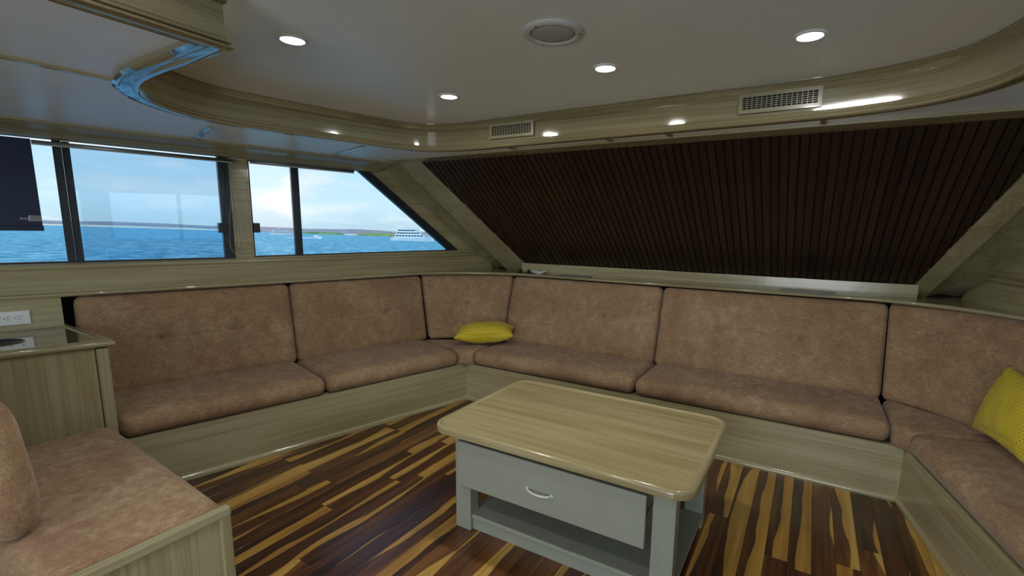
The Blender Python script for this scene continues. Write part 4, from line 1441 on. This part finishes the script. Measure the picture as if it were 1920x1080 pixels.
def yacht(px, py, L, heading, decks, label, flag=False, stripes=True):
    base_p = SW(px, py, 0)
    e = thing('yacht', label, 'boat', tuple(base_p))
    e.rotation_euler = (0, 0, heading)
    W = L * 0.24
    bm = bmesh.new()
    secs = []
    for i in range(13):
        t = i / 12
        w = W / 2 * (1 - max(0, (t - 0.55) / 0.45) ** 2.2)
        z = L * 0.085 * (1 + 0.5 * max(0, t - 0.5))
        x = -L / 2 + L * t
        secs.append([bm.verts.new((x, -w, z)), bm.verts.new((x - 0.02 * L * t, -w * 0.8, -0.4)), bm.verts.new((x - 0.02 * L * t, w * 0.8, -0.4)), bm.verts.new((x, w, z))])
    for A, B in zip(secs, secs[1:]):
        for k in range(4): bm.faces.new((A[k], A[(k + 1) % 4], B[(k + 1) % 4], B[k]))
    bm.faces.new(secs[0]); bm.faces.new(list(reversed(secs[-1])))
    link('hull', bm, HULL, e)
    z = L * 0.085
    hgt = L * 0.062
    for k in range(decks):
        x0, x1 = -L * (0.46 - 0.03 * k), L * (0.30 - 0.09 * k)
        w = W * (0.44 - 0.03 * k)
        bm = bmesh.new(); box(bm, x0 + L * 0.05, x1 - 0.02 * L, -w * 0.9, w * 0.9, z, z + hgt * 0.98)
        link('deckhouse', bm, HULL, e)
        bm = bmesh.new(); box(bm, x0 - L * 0.02, x1 + L * 0.02, -w * 1.05, w * 1.05, z + hgt * 0.86, z + hgt)
        link('deck_overhang', bm, HULL, e)
        nw = 9 - k
        for j in range(nw):
            xx = x0 + L * 0.08 + (x1 - x0 - L * 0.13) * j / nw
            for sy in (-1, 1):
                bm = bmesh.new(); box(bm, xx, xx + (x1 - x0) / nw * 0.62, sy * w * 0.9 - 0.05, sy * w * 0.9 + 0.05, z + hgt * 0.38, z + hgt * 0.75)
                link('window', bm, WINB, e)
        z += hgt
    bm = bmesh.new()
    tube(bm, [(-L * 0.12, 0, z), (-L * 0.17, 0, z + L * 0.11)], L * 0.010, 6)
    tube(bm, [(-L * 0.145, -W * 0.12, z + L * 0.06), (-L * 0.145, W * 0.12, z + L * 0.06)], L * 0.006, 6)
    link('mast', bm, HULL, e)
    if flag:
        bm = bmesh.new(); box(bm, -L * 0.535, -L * 0.50, -0.05, 0.05, L * 0.06, L * 0.105)
        link('flag', bm, simple('red_flag', (0.6, 0.04, 0.05), 0.7), e)
    return e
yacht(-159.5, 162.2, 19.5, math.atan2(0.55, 0.84), 3, 'large white motor yacht moored at the right end of the far shore', flag=True)
yacht(-290.9, 182.3, 13.5, math.atan2(0.80, 0.35), 3, 'white motor yacht moored beyond the speedboat, seen near end-on')
# speedboat with wake
sb = thing('speedboat', 'small white speedboat crossing with a long foamy wake', 'boat', tuple(SW(-183.0, 129.6)))
hd = math.atan2(129.6 - 121.9, -183.0 + 206.6)
sb.rotation_euler = (0, 0, hd)
bm = bmesh.new()
secs = []
for i in range(9):
    t = i / 8; w = 0.85 * (1 - t ** 2.5); xx = -2.2 + 4.6 * t
    secs.append([bm.verts.new((xx, -w, 0.75 + 0.25 * t)), bm.verts.new((xx, -w * 0.5, -0.2)), bm.verts.new((xx, w * 0.5, -0.2)), bm.verts.new((xx, w, 0.75 + 0.25 * t))])
for A, B in zip(secs, secs[1:]):
    for k in range(4): bm.faces.new((A[k], A[(k + 1) % 4], B[(k + 1) % 4], B[k]))
bm.faces.new(secs[0]); bm.faces.new(list(reversed(secs[-1])))
link('hull', bm, HULL, sb)
bm = bmesh.new(); box(bm, -1.0, 0.6, -0.55, 0.55, 0.8, 1.35, bev=0.08)
link('console', bm, HULL, sb)
bm = bmesh.new()
W_ = []
for i in range(20):
    t = i / 19
    W_.append([bm.verts.new((-2.0 - 25 * t, sy * (0.6 + 2.6 * t), 0.10 + 0.35 * (1 - t) * (1 - abs(sy)) + 0.05 * math.sin(i * 2.1))) for sy in (-1, -0.4, 0.4, 1)])
for A, B in zip(W_, W_[1:]):
    for k in range(3): bm.faces.new((A[k], A[k + 1], B[k + 1], B[k]))
link('wake', bm, simple('foam', (0.85, 0.90, 0.92), 0.8), sb)
# boat's own side deck outside the left window is not seen; nothing else outside
